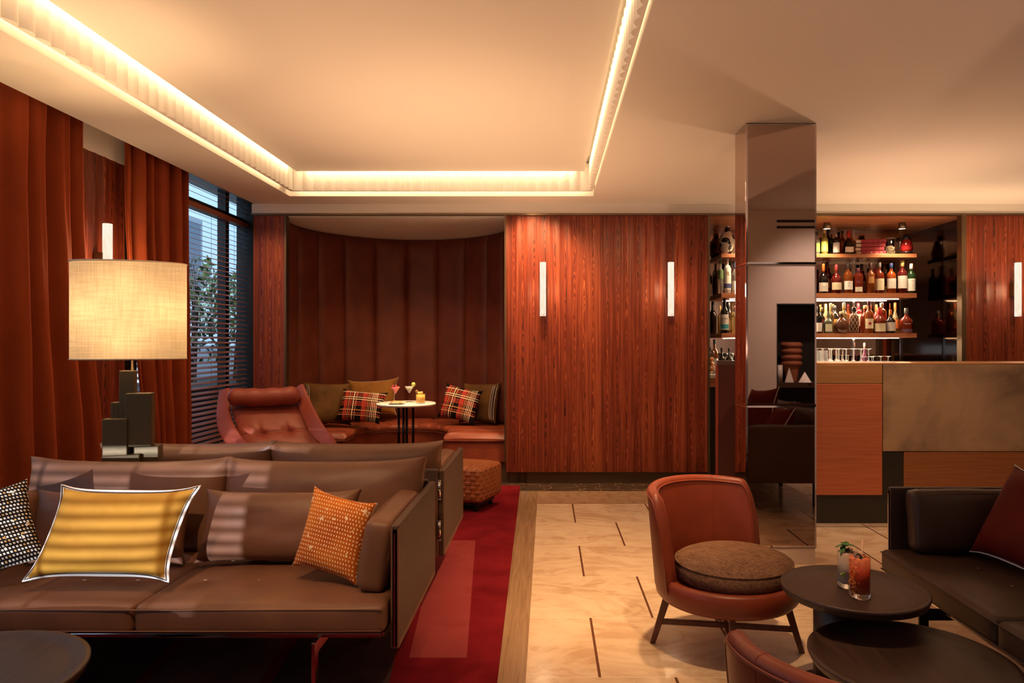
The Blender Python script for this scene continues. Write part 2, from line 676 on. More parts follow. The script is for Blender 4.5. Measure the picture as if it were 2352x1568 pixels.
def plaid(name):
    m = NT(name)
    v = m.coords()
    d = m.noise(v, 12, 2)
    s = m.sep(v)
    wob = m.math('MULTIPLY', m.math('SUBTRACT', d, .5), .012)
    x = m.math('ADD', s[0], wob)
    z = m.math('ADD', s[2], wob)
    base = (.012, .009, .009)
    red, cream, tan = (.55, .065, .045), (.80, .64, .44), (.58, .28, .13)
    R = stripes(m, x, [(-.155, .007), (-.137, .005), (.02, .006), (.036, .005), (.052, .005), (-.10, .004)])
    R2 = stripes(m, z, [(.10, .006), (.03, .006), (.012, .006), (-.006, .006), (-.085, .005), (.118, .004)])
    C = stripes(m, x, [(-.075, .005), (.105, .0035), (.122, .0035), (.139, .0035), (.155, .004)])
    C2 = stripes(m, z, [(.078, .0045), (.056, .0045), (.135, .004)])
    T = stripes(m, x, [(-.118, .0035), (-.05, .003), (.07, .003), (.085, .003)])
    T2 = stripes(m, z, [(-.055, .0045), (-.105, .0045)])
    dash = m.math('GREATER_THAN', m.math('SINE', m.math('MULTIPLY', x, 2 * PI / .021)), -.55)
    col = m.mix(m.math('MULTIPLY', R2, dash), base, red)
    col = m.mix(R, col, red)
    col = m.mix(T, col, tan)
    col = m.mix(T2, col, tan)
    col = m.mix(C, col, cream)
    col = m.mix(C2, col, cream)
    f = m.noise(v, 500, 2)
    m.bsdf(col, .9, 0, m.bump(f, .3, .002), Specular_IOR_Level=.1)
    return m.mat


def dashes(name, base, c1, c2, px=.012, pz=.0145, duty=.5, thick=.42, base2=None):
    """rows of short embroidered dashes"""
    m = NT(name)
    v = m.coords()
    s = m.sep(v)
    row_t = m.math('DIVIDE', s[2], pz)
    row = m.math('FLOOR', row_t)
    fz = m.math('SUBTRACT', row_t, row)
    rr = m.n('ShaderNodeTexWhiteNoise', {'W': row}, noise_dimensions='1D').outputs[0]
    t = m.math('ADD', m.math('ADD', m.math('DIVIDE', s[0], px), m.math('MULTIPLY', rr, 3)), m.math('MULTIPLY', fz, .35))
    cell = m.math('FLOOR', t)
    fx = m.math('SUBTRACT', t, cell)
    cr = m.n('ShaderNodeTexWhiteNoise', {'Vector': m.comb(cell, row, 0.0)}, noise_dimensions='2D').outputs[0]
    on = m.math('MULTIPLY', m.math('LESS_THAN', fx, duty), m.math('LESS_THAN', m.math('ABSOLUTE', m.math('SUBTRACT', fz, .5)), thick))
    big = m.math('GREATER_THAN', m.noise(v, 34, 2), .66)
    on = m.math('MAXIMUM', on, m.math('MULTIPLY', big, m.math('LESS_THAN', m.math('ABSOLUTE', m.math('SUBTRACT', fz, .5)), .45)))
    b = base
    if base2:
        b = m.mix(m.ramp(m.noise(v, 6, 3), [(.35, 0.0), (.65, 1.0)]), base, base2)
    c = m.mix(m.math('GREATER_THAN', cr, .86), c1, c2)
    col = m.mix(on, b, c)
    m.bsdf(col, .9, 0, m.bump(on, .5, .003), Specular_IOR_Level=.1)
    return m.mat


def cowhide(name):
    m = NT(name)
    v = m.coords()
    n = m.noise(v, 14, 1, .3, .4)
    k = m.ramp(n, [(.545, 0.0), (.555, 1.0)])
    col = m.mix(k, (.74, .66, .53), (.015, .010, .008))
    m.bsdf(col, .18)
    return m.mat


def alabaster(name, s):
    m = NT(name)
    v = m.coords()
    n = m.noise(m.mapping(v, (9, 9, 6), rot=(.6, .4, 0)), 1.0, 5, .6, 1.4)
    c = m.ramp(n, [(.30, (.62, .40, .27)), (.40, (.95, .76, .56)), (.62, (1, .88, .72)), (.78, (.80, .58, .42))])
    e = m.n('ShaderNodeEmission', {'Color': c, 'Strength': s})
    m.surface(e.outputs[0])
    return m.mat


MT = {}
MT['paint'] = plain('warm_white_paint', (.80, .755, .70), .75, bump=.02, bscale=140)
MT['plaster'] = plain('white_plaster', (.86, .83, .79), .7)
MT['rose'] = wood_fluted('rosewood_flutes', 'x', .0985, -.385)
MT['rose_side'] = wood_fluted('rosewood_side_flutes', 'y', .0985, 4.2)
MT['shelf_wood'] = wood_plain('shelf_wood', (.22, .065, .025), (.42, .15, .065), (.55, .23, .10), .38, 0)
MT['niche_wood'] = wood_plain('niche_ceiling_wood', (.22, .065, .03), (.42, .16, .07), (.55, .25, .12), .3, 0)
MT['bronze'] = plain('dark_bronze', (.17, .115, .07), .38, .9)
MT['bronze_matt'] = plain('plinth_bronze', (.16, .10, .055), .5, .6)
MT['channel'] = leather('channel_leather', (.142, .030, .0155), .55, .16, 160, .05)
MT['seat_leather'] = leather('banquette_leather', (.30, .068, .034), .33, .2, 160, .06)
MT['burgundy'] = leather('burgundy_leather', (.31, .066, .042), .46, .12, 160, .05)
MT['brown'] = leather('taupe_leather', (.195, .086, .048), .46, .12, 240, .05)
MT['brown_d'] = leather('chocolate_leather', (.060, .030, .019), .46, .12, 240, .05)
MT['tan'] = leather('cognac_leather', (.22, .040, .017), .42, .15, 240, .05)
MT['panel'] = woven_panel('woven_leather_panel', (.10, .050, .029), (.042, .021, .012))
MT['panel_d'] = woven_panel('woven_dark_panel', (.06, .032, .02), (.022, .012, .008))
MT['steel'] = plain('polished_steel', (.62, .58, .56), .12, 1.0)
MT['blackmetal'] = plain('black_metal', (.012, .010, .010), .22, .7)
MT['curtain'] = velvet('rust_velvet', (.30, .056, .017), (.24, .041, .012), .9, .8, 2)
MT['slat'] = wood_plain('blind_slat_wood', (.24, .062, .026), (.36, .10, .042), (.45, .13, .055), .4, 1)
MT['frame_dark'] = plain('dark_window_frame', (.018, .012, .010), .4)
MT['pane'] = thin_glass('window_pane', (1, 1, 1), .05)
MT['yellow'] = velvet('mustard_velvet', (.50, .25, .035), (.40, .18, .024), .35, .7, 5)
MT['mustard_d'] = velvet('ochre_velvet', (.34, .16, .035), (.24, .10, .02), .4, .7, 5)
MT['olive'] = velvet('olive_velvet', (.15, .074, .022), (.085, .040, .012), .5, .7, 6)
MT['redvelvet'] = velvet('red_velvet', (.13, .012, .006), (.08, .007, .004), .3, .7, 5)
MT['piping'] = plain('white_piping', (.85, .80, .74), .7)
MT['piping_d'] = plain('dark_piping', (.05, .03, .025), .7)
MT['plaid'] = plaid('plaid_weave')
MT['orange_w'] = dashes('orange_dash_weave', (.66, .19, .022), (.85, .66, .44), (.92, .80, .62), .0105, .0140, .36, .22, (.40, .085, .014))
MT['bw_w'] = dashes('black_dash_weave', (.012, .010, .010), (.80, .72, .60), (.62, .36, .12), .0105, .0135, .55, .26)
MT['cream'] = plain('cream_cloth', (.78, .66, .50), .85)
MT['shade'] = linen('linen_shade', (.72, .62, .46), (.60, .49, .34), 150, .9, .5)
def linen_flat(name, c, c2, sc):
    m = NT(name)
    v = m.coords()
    n1 = m.noise(m.mapping(v, (sc, sc * .05, sc * .3)), 1.0, 2, .5)
    n2 = m.noise(m.mapping(v, (sc * .05, sc, sc)), 1.0, 2, .5)
    n3 = m.noise(v, 14, 3)
    w = m.math('ADD', m.math('ADD', m.math('MULTIPLY', n1, .42), m.math('MULTIPLY', n2, .42)), m.math('MULTIPLY', n3, .16))
    m.bsdf(m.ramp(w, [(.38, c2), (.6, c)]), .9, 0, m.bump(w, .3, .002), Specular_IOR_Level=.15)
    return m.mat


MT['seat_linen'] = linen_flat('brown_linen', (.24, .130, .080), (.085, .042, .026), 300)
MT['lampbronze'] = plain('cast_bronze', (.135, .096, .046), .46, .55, .25, 26)
MT['floor'] = stone_tiles('travertine_tiles')
MT['border'] = travertine('travertine_border', (.24, .145, .080), (.31, .195, .112), (.39, .255, .155), (60, 2.6, 1), .22)
MT['border_x'] = travertine('travertine_border_cross', (.30, .18, .10), (.38, .24, .145), (.46, .31, .195), (14, 9, 1), .22)
MT['dkmarble'] = veined('dark_marble', (.042, .024, .017), (.12, .075, .05), (.42, .27, .15), 2.4, .02)
MT['ltstone'] = plain('pale_stone', (.62, .50, .42), .35)
MT['marble'] = veined('white_marble', (.80, .77, .73), (.86, .83, .80), (.70, .66, .62), 1.6, .012, .15)
MT['rug'] = rug_mat('red_rug', (.20, .011, .018), (.115, .005, .009))
MT['rug_pink'] = rug_mat('pink_rug', (.32, .055, .058), (.24, .036, .038))
MT['rug_dark'] = rug_mat('charcoal_rug', (.085, .045, .038), (.05, .025, .022))
MT['rug_brown'] = rug_mat('brown_rug', (.17, .085, .07), (.12, .06, .05))
MT['weave'] = weave_leather('woven_orange_leather', (.42, .125, .036), (.20, .045, .012))
MT['dkwood'] = wood_plain('dark_stained_oak', (.022, .010, .0075), (.040, .019, .014), (.06, .030, .022), .48, 1, 2.6)
MT['legwood'] = wood_plain('walnut_leg', (.07, .022, .014), (.12, .038, .024), (.17, .06, .036), .4, 2)
MT['mirror'] = smoke_mirror('smoked_mirror', (.50, .385, .335))
MT['mirror_dk'] = smoke_mirror('dark_smoked_mirror', (.13, .09, .065), .07)
MT['mirror_edge'] = smoke_mirror('mirror_bevel', (.62, .55, .56), .06)
MT['copper'] = brushed('brushed_copper', (.62, .20, .095), (.42, .12, .055), .42, .6, 0)
MT['brass'] = brushed('brushed_brass', (.52, .29, .13), (.40, .20, .08), .42, .7, 0)
MT['brown_metal'] = brushed('brushed_brown_bronze', (.36, .145, .058), (.25, .09, .035), .45, .6, 0)
MT['aged'] = brushed('aged_bronze_sheet', (.42, .29, .18), (.38, .26, .165), .52, .65, 0, 120, .9, (.17, .115, .085), 1.9)
MT['blackgloss'] = plain('black_lacquer', (.012, .009, .007), .35)
MT['alab'] = alabaster('alabaster_lit', .98)
MT['led'] = emit('led_strip', (1, .80, .56), 14)
MT['bulb'] = emit('lamp_lens', (1, .84, .62), 9)
MT['white_c'] = plain('white_ceramic', (.82, .79, .74), .25)
MT['terracotta'] = plain('terracotta', (.34, .115, .055), .7)
MT['black_m'] = plain('matt_black', (.008, .007, .007), .6)
MT['glass'] = thin_glass('clear_thin_glass', (.97, .97, .97), .10)
MT['crystal'] = glassy('cut_crystal', (1, 1, 1), .01, 1.48)
# ------------------------------------------------------------------ camera
cam = bpy.data.cameras.new('camera')
cam.lens, cam.sensor_width, cam.sensor_fit = F / 2352 * 36, 36, 'HORIZONTAL'
cam.shift_x, cam.shift_y = -81 / 2352, 7 / 2352
cam.clip_start = .05
co = bpy.data.objects.new('camera', cam)
COL.objects.link(co)
co.location = (0, 0, CH)
co.rotation_euler = (PI / 2, 0, 0)
scene.camera = co

ZC = 2.638            # ceiling
YP = 6.553            # face of the fluted back wall

# ------------------------------------------------------------------- floor
b = MB()
b.box(-3.3, 5.6, -2.6, 8.3, -.12, 0)
struct('floor', b, MT['floor'])
b = MB()
b.box(-.36, -.084, -2.2, 6.243, -.01, .002)
struct('trim_1', b, MT['border'])
b = MB()
b.box(-.084, 4.2, 5.751, 6.243, -.01, .002)
struct('trim_2', b, MT['border_x'])
b = MB()
b.box(-2.9, 4.2, 6.243, 6.70, -.01, .002)
struct('trim_3', b, MT['dkmarble'])

# ----------------------------------------------------------------- ceiling
hx0, hx1, hy0, hy1 = -2.299, .409, .30, 6.216
b = MB()
top = 2.80
for (x0, x1, y0, y1) in ((-2.758, hx0, -2.3, 6.60), (hx1, 5.4, -2.3, 6.60), (hx0, hx1, -2.3, hy0), (hx0, hx1, hy1, 6.60)):
    b.box(x0, x1, y0, y1, ZC, top)
struct('ceiling', b, MT['paint'])
b = MB()                                    # cover above the coffer and the curtain recess
b.box(-2.80, 5.4, -2.3, 8.3, 2.93, 3.0)
b.box(-3.3, -2.758, -2.3, 8.3, 2.80, 3.0)
struct('ceiling_cover', b, MT['paint'])
zr = 2.815
b = MB()
b.box(-2.174, .321, .43, 6.03, zr, zr + .03)
struct('ceiling_raft', b, MT['paint'])
# fluted plaster ring hung inside the coffer
fx0, fx1, fy0, fy1 = -2.245, .386, .37, 6.118
zb, zt = 2.662, 2.90


def flute_band(mb, p0, p1, inward, pitch=.0957, amp=.024):
    p0, p1 = Vector(p0), Vector(p1)
    L = (p1 - p0).length
    n = max(1, round(L / pitch))
    per = 8
    prof = []
    for i in range(n * per + 1):
        t = i / (n * per)
        ph = (i % per) / per
        prof.append(p0 + (p1 - p0) * t + Vector(inward) * amp * (math.sin(PI * ph) ** .8 if 0 < ph < 1 else 0))
    back = [p - Vector(inward) * .012 for p in (p0, p1)]
    k = len(prof)
    v = [(p.x, p.y, zb) for p in prof] + [(p.x, p.y, zt) for p in prof]
    v += [(back[0].x, back[0].y, zb), (back[1].x, back[1].y, zb), (back[0].x, back[0].y, zt), (back[1].x, back[1].y, zt)]
    f = [(i, i + 1, k + i + 1, k + i) for i in range(k - 1)]
    f.append((2 * k, 2 * k + 1, 2 * k + 3, 2 * k + 2))
    f.append(tuple(range(k)) + (2 * k + 1, 2 * k))
    f.append(tuple(range(k, 2 * k)) + (2 * k + 3, 2 * k + 2))
    mb.add(v, f)


b = MB()
flute_band(b, (fx0, fy0, 0), (fx0, fy1, 0), (1, 0, 0))
flute_band(b, (fx1, fy0, 0), (fx1, fy1, 0), (-1, 0, 0))
flute_band(b, (fx0, fy1, 0), (fx1, fy1, 0), (0, -1, 0))
flute_band(b, (fx0, fy0, 0), (fx1, fy0, 0), (0, 1, 0))
struct('ceiling_cove', b, MT['plaster'])

# ------------------------------------------------- back wall (header, piers)
b = MB()
b.box(-2.78, 5.4, YP, 6.60, 2.548, ZC)
struct('wall_back', b, MT['paint'])
b = MB()
b.box(-2.78, 5.4, YP - .012, 6.60, 2.530, 2.548)
struct('trim_4', b, MT['bronze'])


def fluted(name, x0, x1, y, z0, z1, mat, pitch=.0985, amp=.0065, parent=None):
    """panel of shallow concave flutes between sharp arrises, facing -y"""
    mb = MB()
    n = max(1, round((x1 - x0) / pitch))
    per = 10
    pts = []
    for i in range(n * per + 1):
        ph = (i % per) / per
        pts.append((x0 + (x1 - x0) * i / (n * per), y + amp * math.sin(PI * ph) ** .75 if 0 < ph < 1 else y))
    k = len(pts)
    v = [(p[0], p[1], z0) for p in pts] + [(p[0], p[1], z1) for p in pts]
    f = [(i, i + 1, k + i + 1, k + i) for i in range(k - 1)]
    v += [(x0, y + .06, z0), (x1, y + .06, z0), (x0, y + .06, z1), (x1, y + .06, z1)]
    f += [(0, k, 2 * k + 2, 2 * k), (k - 1, 2 * k + 1, 2 * k + 3, 2 * k - 1), (2 * k, 2 * k + 2, 2 * k + 3, 2 * k + 1),
          tuple(range(k)) + (2 * k + 1, 2 * k), tuple(range(k, 2 * k)) + (2 * k + 3, 2 * k + 2)]
    mb.add(v, f)
    return struct(name, mb, mat, parent, auto=35) if parent is None else obj(name, mb, mat, parent, auto=35)


fluted('wall_back_panel_centre', -.385, 1.507, YP, .115, 2.530, MT['rose'])
fluted('wall_back_panel_left', -2.765, -2.47, YP, .115, 2.530, MT['rose'])
fluted('wall_back_panel_right', 3.936, 5.4, YP, .115, 2.530, MT['rose'])
b = MB()
b.box(-.19, 1.507, 6.615, 7.55, .0, 2.93)
b.box(3.995, 5.4, 6.613, 7.55, 0, 2.93)
b.box(-2.765, -2.70, 6.615, 6.90, 0, 2.93)
struct('wall_core', b, MT['bronze_matt'])
for nm, x0, x1 in (('baseboard_centre', -.36, 1.507), ('baseboard_left', -2.765, -2.48), ('baseboard_right', 3.936, 5.4)):
    b = MB()
    b.box(x0, x1, 6.640, 6.70, 0, .115)
    struct(nm, b, MT['bronze_matt'])
for i, (x0, x1) in enumerate(((-2.470, -2.452), (-.402, -.385), (1.507, 1.528), (3.893, 3.936))):
    b = MB()
    b.box(x0, x1, YP - .012, 6.62, .0 if i > 1 else .2, 2.530)
    struct('trim_%d' % (5 + i), b, MT['bronze'])

# ---------------------------------------------------------- curved alcove
AC, AY, AR = -1.45, 6.92, 1.095
b = MB()
b.box(-2.70, -.30, 6.60, 8.20, 2.520, 2.56)
struct('ceiling_alcove', b, MT['paint'])
b = MB()
n = 40
for r, rr in ((AR + .09, AR + .14),):
    prof = [(AC + r * math.cos(PI * i / n), AY + r * math.sin(PI * i / n)) for i in range(n + 1)]
    prof = [(AC + r, 6.60)] + prof + [(AC - r, 6.60)]
    outer = [(AC + rr * math.cos(PI * i / n), AY + rr * math.sin(PI * i / n)) for i in range(n + 1)]
    outer = [(AC + rr, 6.60)] + outer + [(AC - rr, 6.60)]
    k = len(prof)
    v = [(x, y, 0) for x, y in prof] + [(x, y, 2.6) for x, y in prof] + [(x, y, 0) for x, y in outer] + [(x, y, 2.6) for x, y in outer]
    f = [(i, i + 1, k + i + 1, k + i) for i in range(k - 1)] + [(2 * k + i + 1, 2 * k + i, 3 * k + i, 3 * k + i + 1) for i in range(k - 1)]
    b.add(v, f)
struct('wall_alcove', b, MT['bronze_matt'])

cb = thing('channelled_backrest', 'tall curved wall upholstery of dark red-brown leather channels lining the alcove', 'upholstered panel', (AC, AY, 0))
angs = [98.8 + 18.5 * k for k in range(-5, 5)]
segs = []
path = []


def alc(s, r=AR):
    """plan point on the alcove line; s is arc length from the right front end"""
    st = AY - 6.615
    if s < st:
        return Vector((r, -st + s, 0)), Vector((-1, 0, 0))
    a = (s - st) / AR
    if a < PI:
        return Vector((r * math.cos(a), r * math.sin(a), 0)), Vector((-math.cos(a), -math.sin(a), 0))
    return Vector((-r, -(s - st - PI * AR), 0)), Vector((1, 0, 0))


st = AY - 6.615
bounds = [0.0] + [st + math.radians(a) * AR for a in (6.3, 24.8, 43.3, 61.8, 80.3, 98.8, 117.3, 135.8, 154.3, 172.8)] + [2 * st + PI * AR]
for s0, s1 in zip(bounds[:-1], bounds[1:]):
    mb = MB()

    def fn(u, v, s0=s0, s1=s1):
        p, nrm = alc(s0 + (s1 - s0) * u)
        e = 1 - abs(2 * u - 1) ** 4
        pad = .045 * e ** .55
        ev = min(1, min(v, 1 - v) * 40) ** .5
        q = p + nrm * (pad * ev)
        return Vector((q.x, q.y, .46 + 2.055 * v))
    mb.grid(fn, 16, 30, flip=True)
    mb.grid(lambda u, v, s0=s0, s1=s1: (lambda t: Vector((t.x, t.y, .46 + 2.055 * v)))(alc(s0 + (s1 - s0) * u, AR + .03)[0]), 6, 2)
    obj('channel', mb, MT['channel'], cb)

# ------------------------------------------------------------- banquette
bq = thing('banquette', 'curved red-brown leather banquette wrapping round the alcove', 'bench', (AC, AY, 0))
RI = .47


def ban(s, r_in, y_front=-.30):
    """inner and outer plan points; s in 0..1 from the right end to the left end"""
    Ls = -y_front
    tot = 2 * Ls + PI * .8
    q = s * tot
    if q < Ls:
        y = y_front + q
        return Vector((r_in, y, 0)), Vector((AR - .012, y, 0))
    if q < Ls + PI * .8:
        a = (q - Ls) / .8
        c, sn = math.cos(a), math.sin(a)
        return Vector((r_in * c, r_in * sn, 0)), Vector(((AR - .012) * c, (AR - .012) * sn, 0))
    y = -(q - Ls - PI * .8)
    return Vector((-r_in, y, 0)), Vector((-(AR - .012), y, 0))


mb = MB()
NCH = 13


def seat_fn(u, v):
    # v: 0 = under the front lip ... 1 = wall
    pi_, po = ban(u, RI)
    prof = [(.06, .392), (.0, .405), (-.012, .428), (.0, .452), (.05, .472), (.15, .480), (.5, .478), (1.0, .470)]
    k = v * (len(prof) - 1)
    i = min(int(k), len(prof) - 2)
    fr = k - i
    d = prof[i][0] + (prof[i + 1][0] - prof[i][0]) * fr
    z = prof[i][1] + (prof[i + 1][1] - prof[i][1]) * fr
    p = pi_ + (po - pi_) * d
    ph = (u * NCH) % 1.0
    g = 1 - abs(2 * ph - 1) ** 5
    top = max(0.0, min(1.0, (z - .43) / .04))
    z += (-.022 + .022 * g ** .6) * top
    # round the two front ends
    e = min(u, 1 - u) * (2 * .30 + PI * .8)
    if e < .05:
        q = 1 - e / .05
        z -= .035 * q ** 2.5 * top
    return Vector((p.x, p.y, z))


mb.grid(seat_fn, NCH * 10, 21)
cap0 = [seat_fn(0, v / 20) for v in range(21)]
cap1 = [seat_fn(1, v / 20) for v in range(21)]
for cpt in (cap0, cap1):
    k = len(cpt)
    vv = cpt + [Vector((p.x, p.y, .392)) for p in cpt]
    mb.add(vv, [(i, i + 1, k + i + 1, k + i) for i in range(k - 1)])
obj('seat', mb, MT['seat_leather'], bq)
mb = MB()


def base_fn(u, v):
    pi_, po = ban(u, RI + .018, -.285)
    return Vector((pi_.x, pi_.y, .20 + .20 * v))


mb.grid(base_fn, 60, 2, smooth=True)
for u in (0, 1):
    a, c = ban(u, RI + .018, -.285)
    mb.add([(a.x, a.y, .2), (c.x, c.y, .2), (c.x, c.y, .4), (a.x, a.y, .4)], [(0, 1, 2, 3)])
obj('base', mb, MT['seat_leather'], bq)
mb = MB()
mb.grid(lambda u, v: (lambda t: Vector((t.x, t.y, .21 * v)))(ban(u, RI + .07, -.24)[0]), 50, 1, smooth=True)
for u in (0, 1):
    a, c = ban(u, RI + .07, -.24)
    mb.add([(a.x, a.y, 0), (c.x, c.y, 0), (c.x, c.y, .21), (a.x, a.y, .21)], [(0, 1, 2, 3)])
obj('plinth', mb, MT['bronze_matt'], bq)
mb = MB()
pts = [ban(i / 60, RI - .003, -.302)[0] + Vector((0, 0, .398)) for i in range(61)]
pts = [ban(0, AR - .02, -.302)[0] + Vector((0, 0, .398))] + pts + [ban(1, AR - .02, -.302)[0] + Vector((0, 0, .398))]
mb.tube(pts, .005, 6)
obj('piping', mb, MT['channel'], bq)

# --------------------------------------------- window wall on the left (X-)
XW = -2.90
b = MB()
b.box(-3.16, XW - .0, 4.16, 4.78, 2.545, 2.80)
b.box(-3.16, XW - .0, 4.16, 4.78, 0, .0001)
struct('wall_left', b, MT['paint'])
mb = MB()
per, pitch, y0, y1, amp = 10, .0985, 4.16, 4.78, .0065
n = 6
pts = []
for i in range(n * per + 1):
    ph = (i % per) / per
    pts.append((XW - (amp * math.sin(PI * ph) ** .75 if 0 < ph < 1 else 0), y0 + (y1 - y0) * i / (n * per)))
k = len(pts)
v = [(x, y, 0) for x, y in pts] + [(x, y, 2.545) for x, y in pts] + [(-3.16, y0, 0), (-3.16, y1, 0), (-3.16, y0, 2.545), (-3.16, y1, 2.545)]
f = [(i, i + 1, k + i + 1, k + i) for i in range(k - 1)] + [(0, k, 2 * k + 2, 2 * k), (k - 1, 2 * k + 1, 2 * k + 3, 2 * k - 1), (2 * k, 2 * k + 2, 2 * k + 3, 2 * k + 1)]
mb.add(v, f)
struct('wall_left_panel', mb, MT['rose_side'], auto=35)


def window(idx, y0, y1, mull, zt_=2.80, zs=.06):
    fr = MB()
    X0, X1 = -3.06, -2.985
    fr.box(X0, X1, y0, y0 + .06, 0, zt_)
    fr.box(X0, X1, y1 - .06, y1, 0, zt_)
    fr.box(X0, X1, y0, y1, 0, zs)
    fr.box(X0, X1, y0, y1, zt_ - .04, zt_)
    fr.box(X0, X1, y0, y1, 2.475, 2.55)
    for m_ in mull:
        fr.box(X0, X1, m_ - .035, m_ + .035, 0, zt_)
    w = struct('window_%d' % idx, fr, MT['frame_dark'])
    g = MB()
    g.box(-3.025, -3.019, y0 + .03, y1 - .03, .03, zt_ - .02)
    obj('window_pane', g, MT['pane'], w)
    return w


b = MB()
b.box(-3.0, -2.905, 4.78, 4.93, 0, 2.80)
struct('trim_14', b, MT['frame_dark'])
window(1, -.9, 4.18, (.8, 2.5))
window(2, 4.76, 6.92, (5.55, 6.50))
b = MB()
b.box(-2.985, -2.80, 6.81, 6.95, 0, 2.80)
struct('trim_9', b, MT['frame_dark'])
b = MB()
b.box(-3.06, -2.985, 6.92, 8.2, 0, 3)
b.box(-3.2, -2.9, -2.4, -.9, 0, 3)
b.box(-2.985, -2.70, 6.95, 7.0, 0, 2.93)
struct('wall_left_far', b, MT['frame_dark'])


def blind(label, y0, y1, z0, z1, pitch, tilt, zextra=()):
    r = thing('venetian_blind', label, 'blind', (-2.935, (y0 + y1) / 2, z0))
    h = (y1 - y0) / 2
    mb = MB()
    z = .05
    zs = []
    while z < z1 - z0 - .03:
        zs.append(z)
        z += pitch
    for z in zs + [q - z0 for q in zextra]:
        M = Matrix.Translation((0, 0, z)) @ Matrix.Rotation(tilt, 4, 'Y')
        mb.box(-.021, .021, -h, h, -.0016, .0016, M)
    obj('slat_set', mb, MT['slat'], r)
    mb = MB()
    mb.box(-.026, .026, -h, h, 0, .02)
    obj('bottom_rail', mb, MT['slat'], r)
    for y in (-h * .72, -h * .2, h * .35, h * .8):
        for x in (-.0265, .0265):
            obj('cord', MB().tube([(x, y, .01), (x, y, z1 - z0 - .01)], .0012, 5), MT['frame_dark'], r)
    mb = MB()
    mb.box(-.028, .028, -h, h, z1 - z0 - .02, z1 - z0 + .02)
    obj('head_rail', mb, MT['slat'], r)
    return r


# slats rise towards the glass
blind('dark wooden blind beside the rosewood pier, behind the burgundy armchair', 4.80, 6.79, .03, 2.47, .0432, math.radians(21), (2.58, 2.625, 2.67, 2.715, 2.76))
blind('dark wooden blind in the strip of window beyond the wide rust curtain', -.85, 4.12, .03, 2.47, .0432, math.radians(21), (2.58, 2.625, 2.67, 2.715, 2.76))


def curtain(label, top, bot, folds, seed, amp=.056):
    """hanging velvet; top and bot are lists of y positions of the two side edges"""
    r = thing('curtain', label, 'curtain', (-2.822, (bot[0] + bot[1]) / 2, .012))
    yc = (bot[0] + bot[1]) / 2
    rnd = random.Random(seed)
    ph = [rnd.uniform(0, 6.28) for _ in range(4)]

    def fn(u, v):
        w = .5 - .5 * math.cos(PI * min(1, v * 1.15))
        y0 = bot[0] + (top[0] - bot[0]) * w
        y1 = bot[1] + (top[1] - bot[1]) * w
        uu = u + .018 * math.sin(u * 9 + ph[0]) + .012 * math.sin(v * 4 + u * 14 + ph[1]) * (1 - v)
        y = y0 + (y1 - y0) * u
        a = amp * (.80 + .20 * math.sin(2.3 * u * folds + ph[2]))
        wv = folds * uu + .16 * math.sin(2 * PI * u * 1.7 + ph[1]) + .05 * math.sin(3 * v + ph[0])
        s = math.sin(2 * PI * wv + ph[3])
        s2 = math.sin(4 * PI * wv + ph[2] + 1.1 * v)
        x = a * (.80 * s + (.16 + .10 * v) * s2 + .10 * math.sin(14 * PI * u + 2 * v + ph[1]))
        x += .006 * mnoise.noise(Vector((u * 14, v * 9, seed))) * (1.6 - v)
        y += .008 * mnoise.noise(Vector((u * 8 + 30, v * 5, seed)))
        return Vector((x, y - yc, 2.76 * v))
    mb = MB()
    mb.grid(lambda u, v: fn(u, .045 + v * .955), folds * 22, 46)
    o = obj('drape', mb, MT['curtain'], r)
    mb = MB()
    mb.grid(lambda u, v: fn(u, v * .045), folds * 22, 3)
    obj('hem', mb, MT['curtain'], r)
    for o in r.children:
        m = o.modifiers.new('thick', 'SOLIDIFY')
        m.thickness = .004
    return r


curtain('wide rust velvet curtain, the nearer one on the window wall', (3.60, 4.235), (3.63, 4.50), 4, 3)
curtain('narrower rust velvet curtain gathered between the rosewood pier and the open blind', (4.66, 5.47), (4.92, 5.50), 5, 11, .056)

# ------------------------------------------------------ walls out of frame
b = MB()
b.box(5.3, 5.4, 1.1, 7.5, 0, 2.93)
struct('wall_right', b, MT['paint'])
YF = 1.42
b = MB()
nx0, nx1, nz0, nz1 = 2.27, 3.1, .45, 1.72
b.box(1.75, nx0, YF - .4, YF, 0, 2.64)
b.box(nx1, 5.4, YF - .4, YF, 0, 2.64)
b.box(nx0, nx1, YF - .4, YF, nz1, 2.64)
b.box(nx0, nx1, YF - .4, YF, 0, nz0)
struct('wall_front_right', b, MT['paint'])
b = MB()
b.box(nx0, nx1, YF - .40, YF - .37, nz0, nz1)
b.box(nx0, nx0 + .012, YF - .37, YF - .005, nz0, nz1)
b.box(nx1 - .012, nx1, YF - .37, YF - .005, nz0, nz1)
b.box(nx0, nx1, YF - .37, YF - .005, nz1 - .012, nz1)
b.box(nx0, nx1, YF - .37, YF - .005, nz0, nz0 + .012)
struct('trim_10', b, MT['black_m'])
b = MB()
for z in (2.475, 2.535):
    b.box(2.27, 5.0, YF - .002, YF + .004, z - .012, z + .012)
sv = thing('slot_vent', 'pair of black ceiling slot vents reflected in the mirrored column', 'vent', (2.27, YF + .001, 2.475))
mb = MB()
mb.box(0, 2.6, 0, .005, -.012, .012)
obj('slot', mb, MT['black_m'], sv)
mb = MB()
mb.box(0, 2.6, 0, .005, .048, .072)
obj('slot', mb, MT['black_m'], sv)
b = MB()
b.box(1.75, 1.85, -2.3, YF - .4, 0, 2.7)
struct('wall_side', b, MT['paint'])
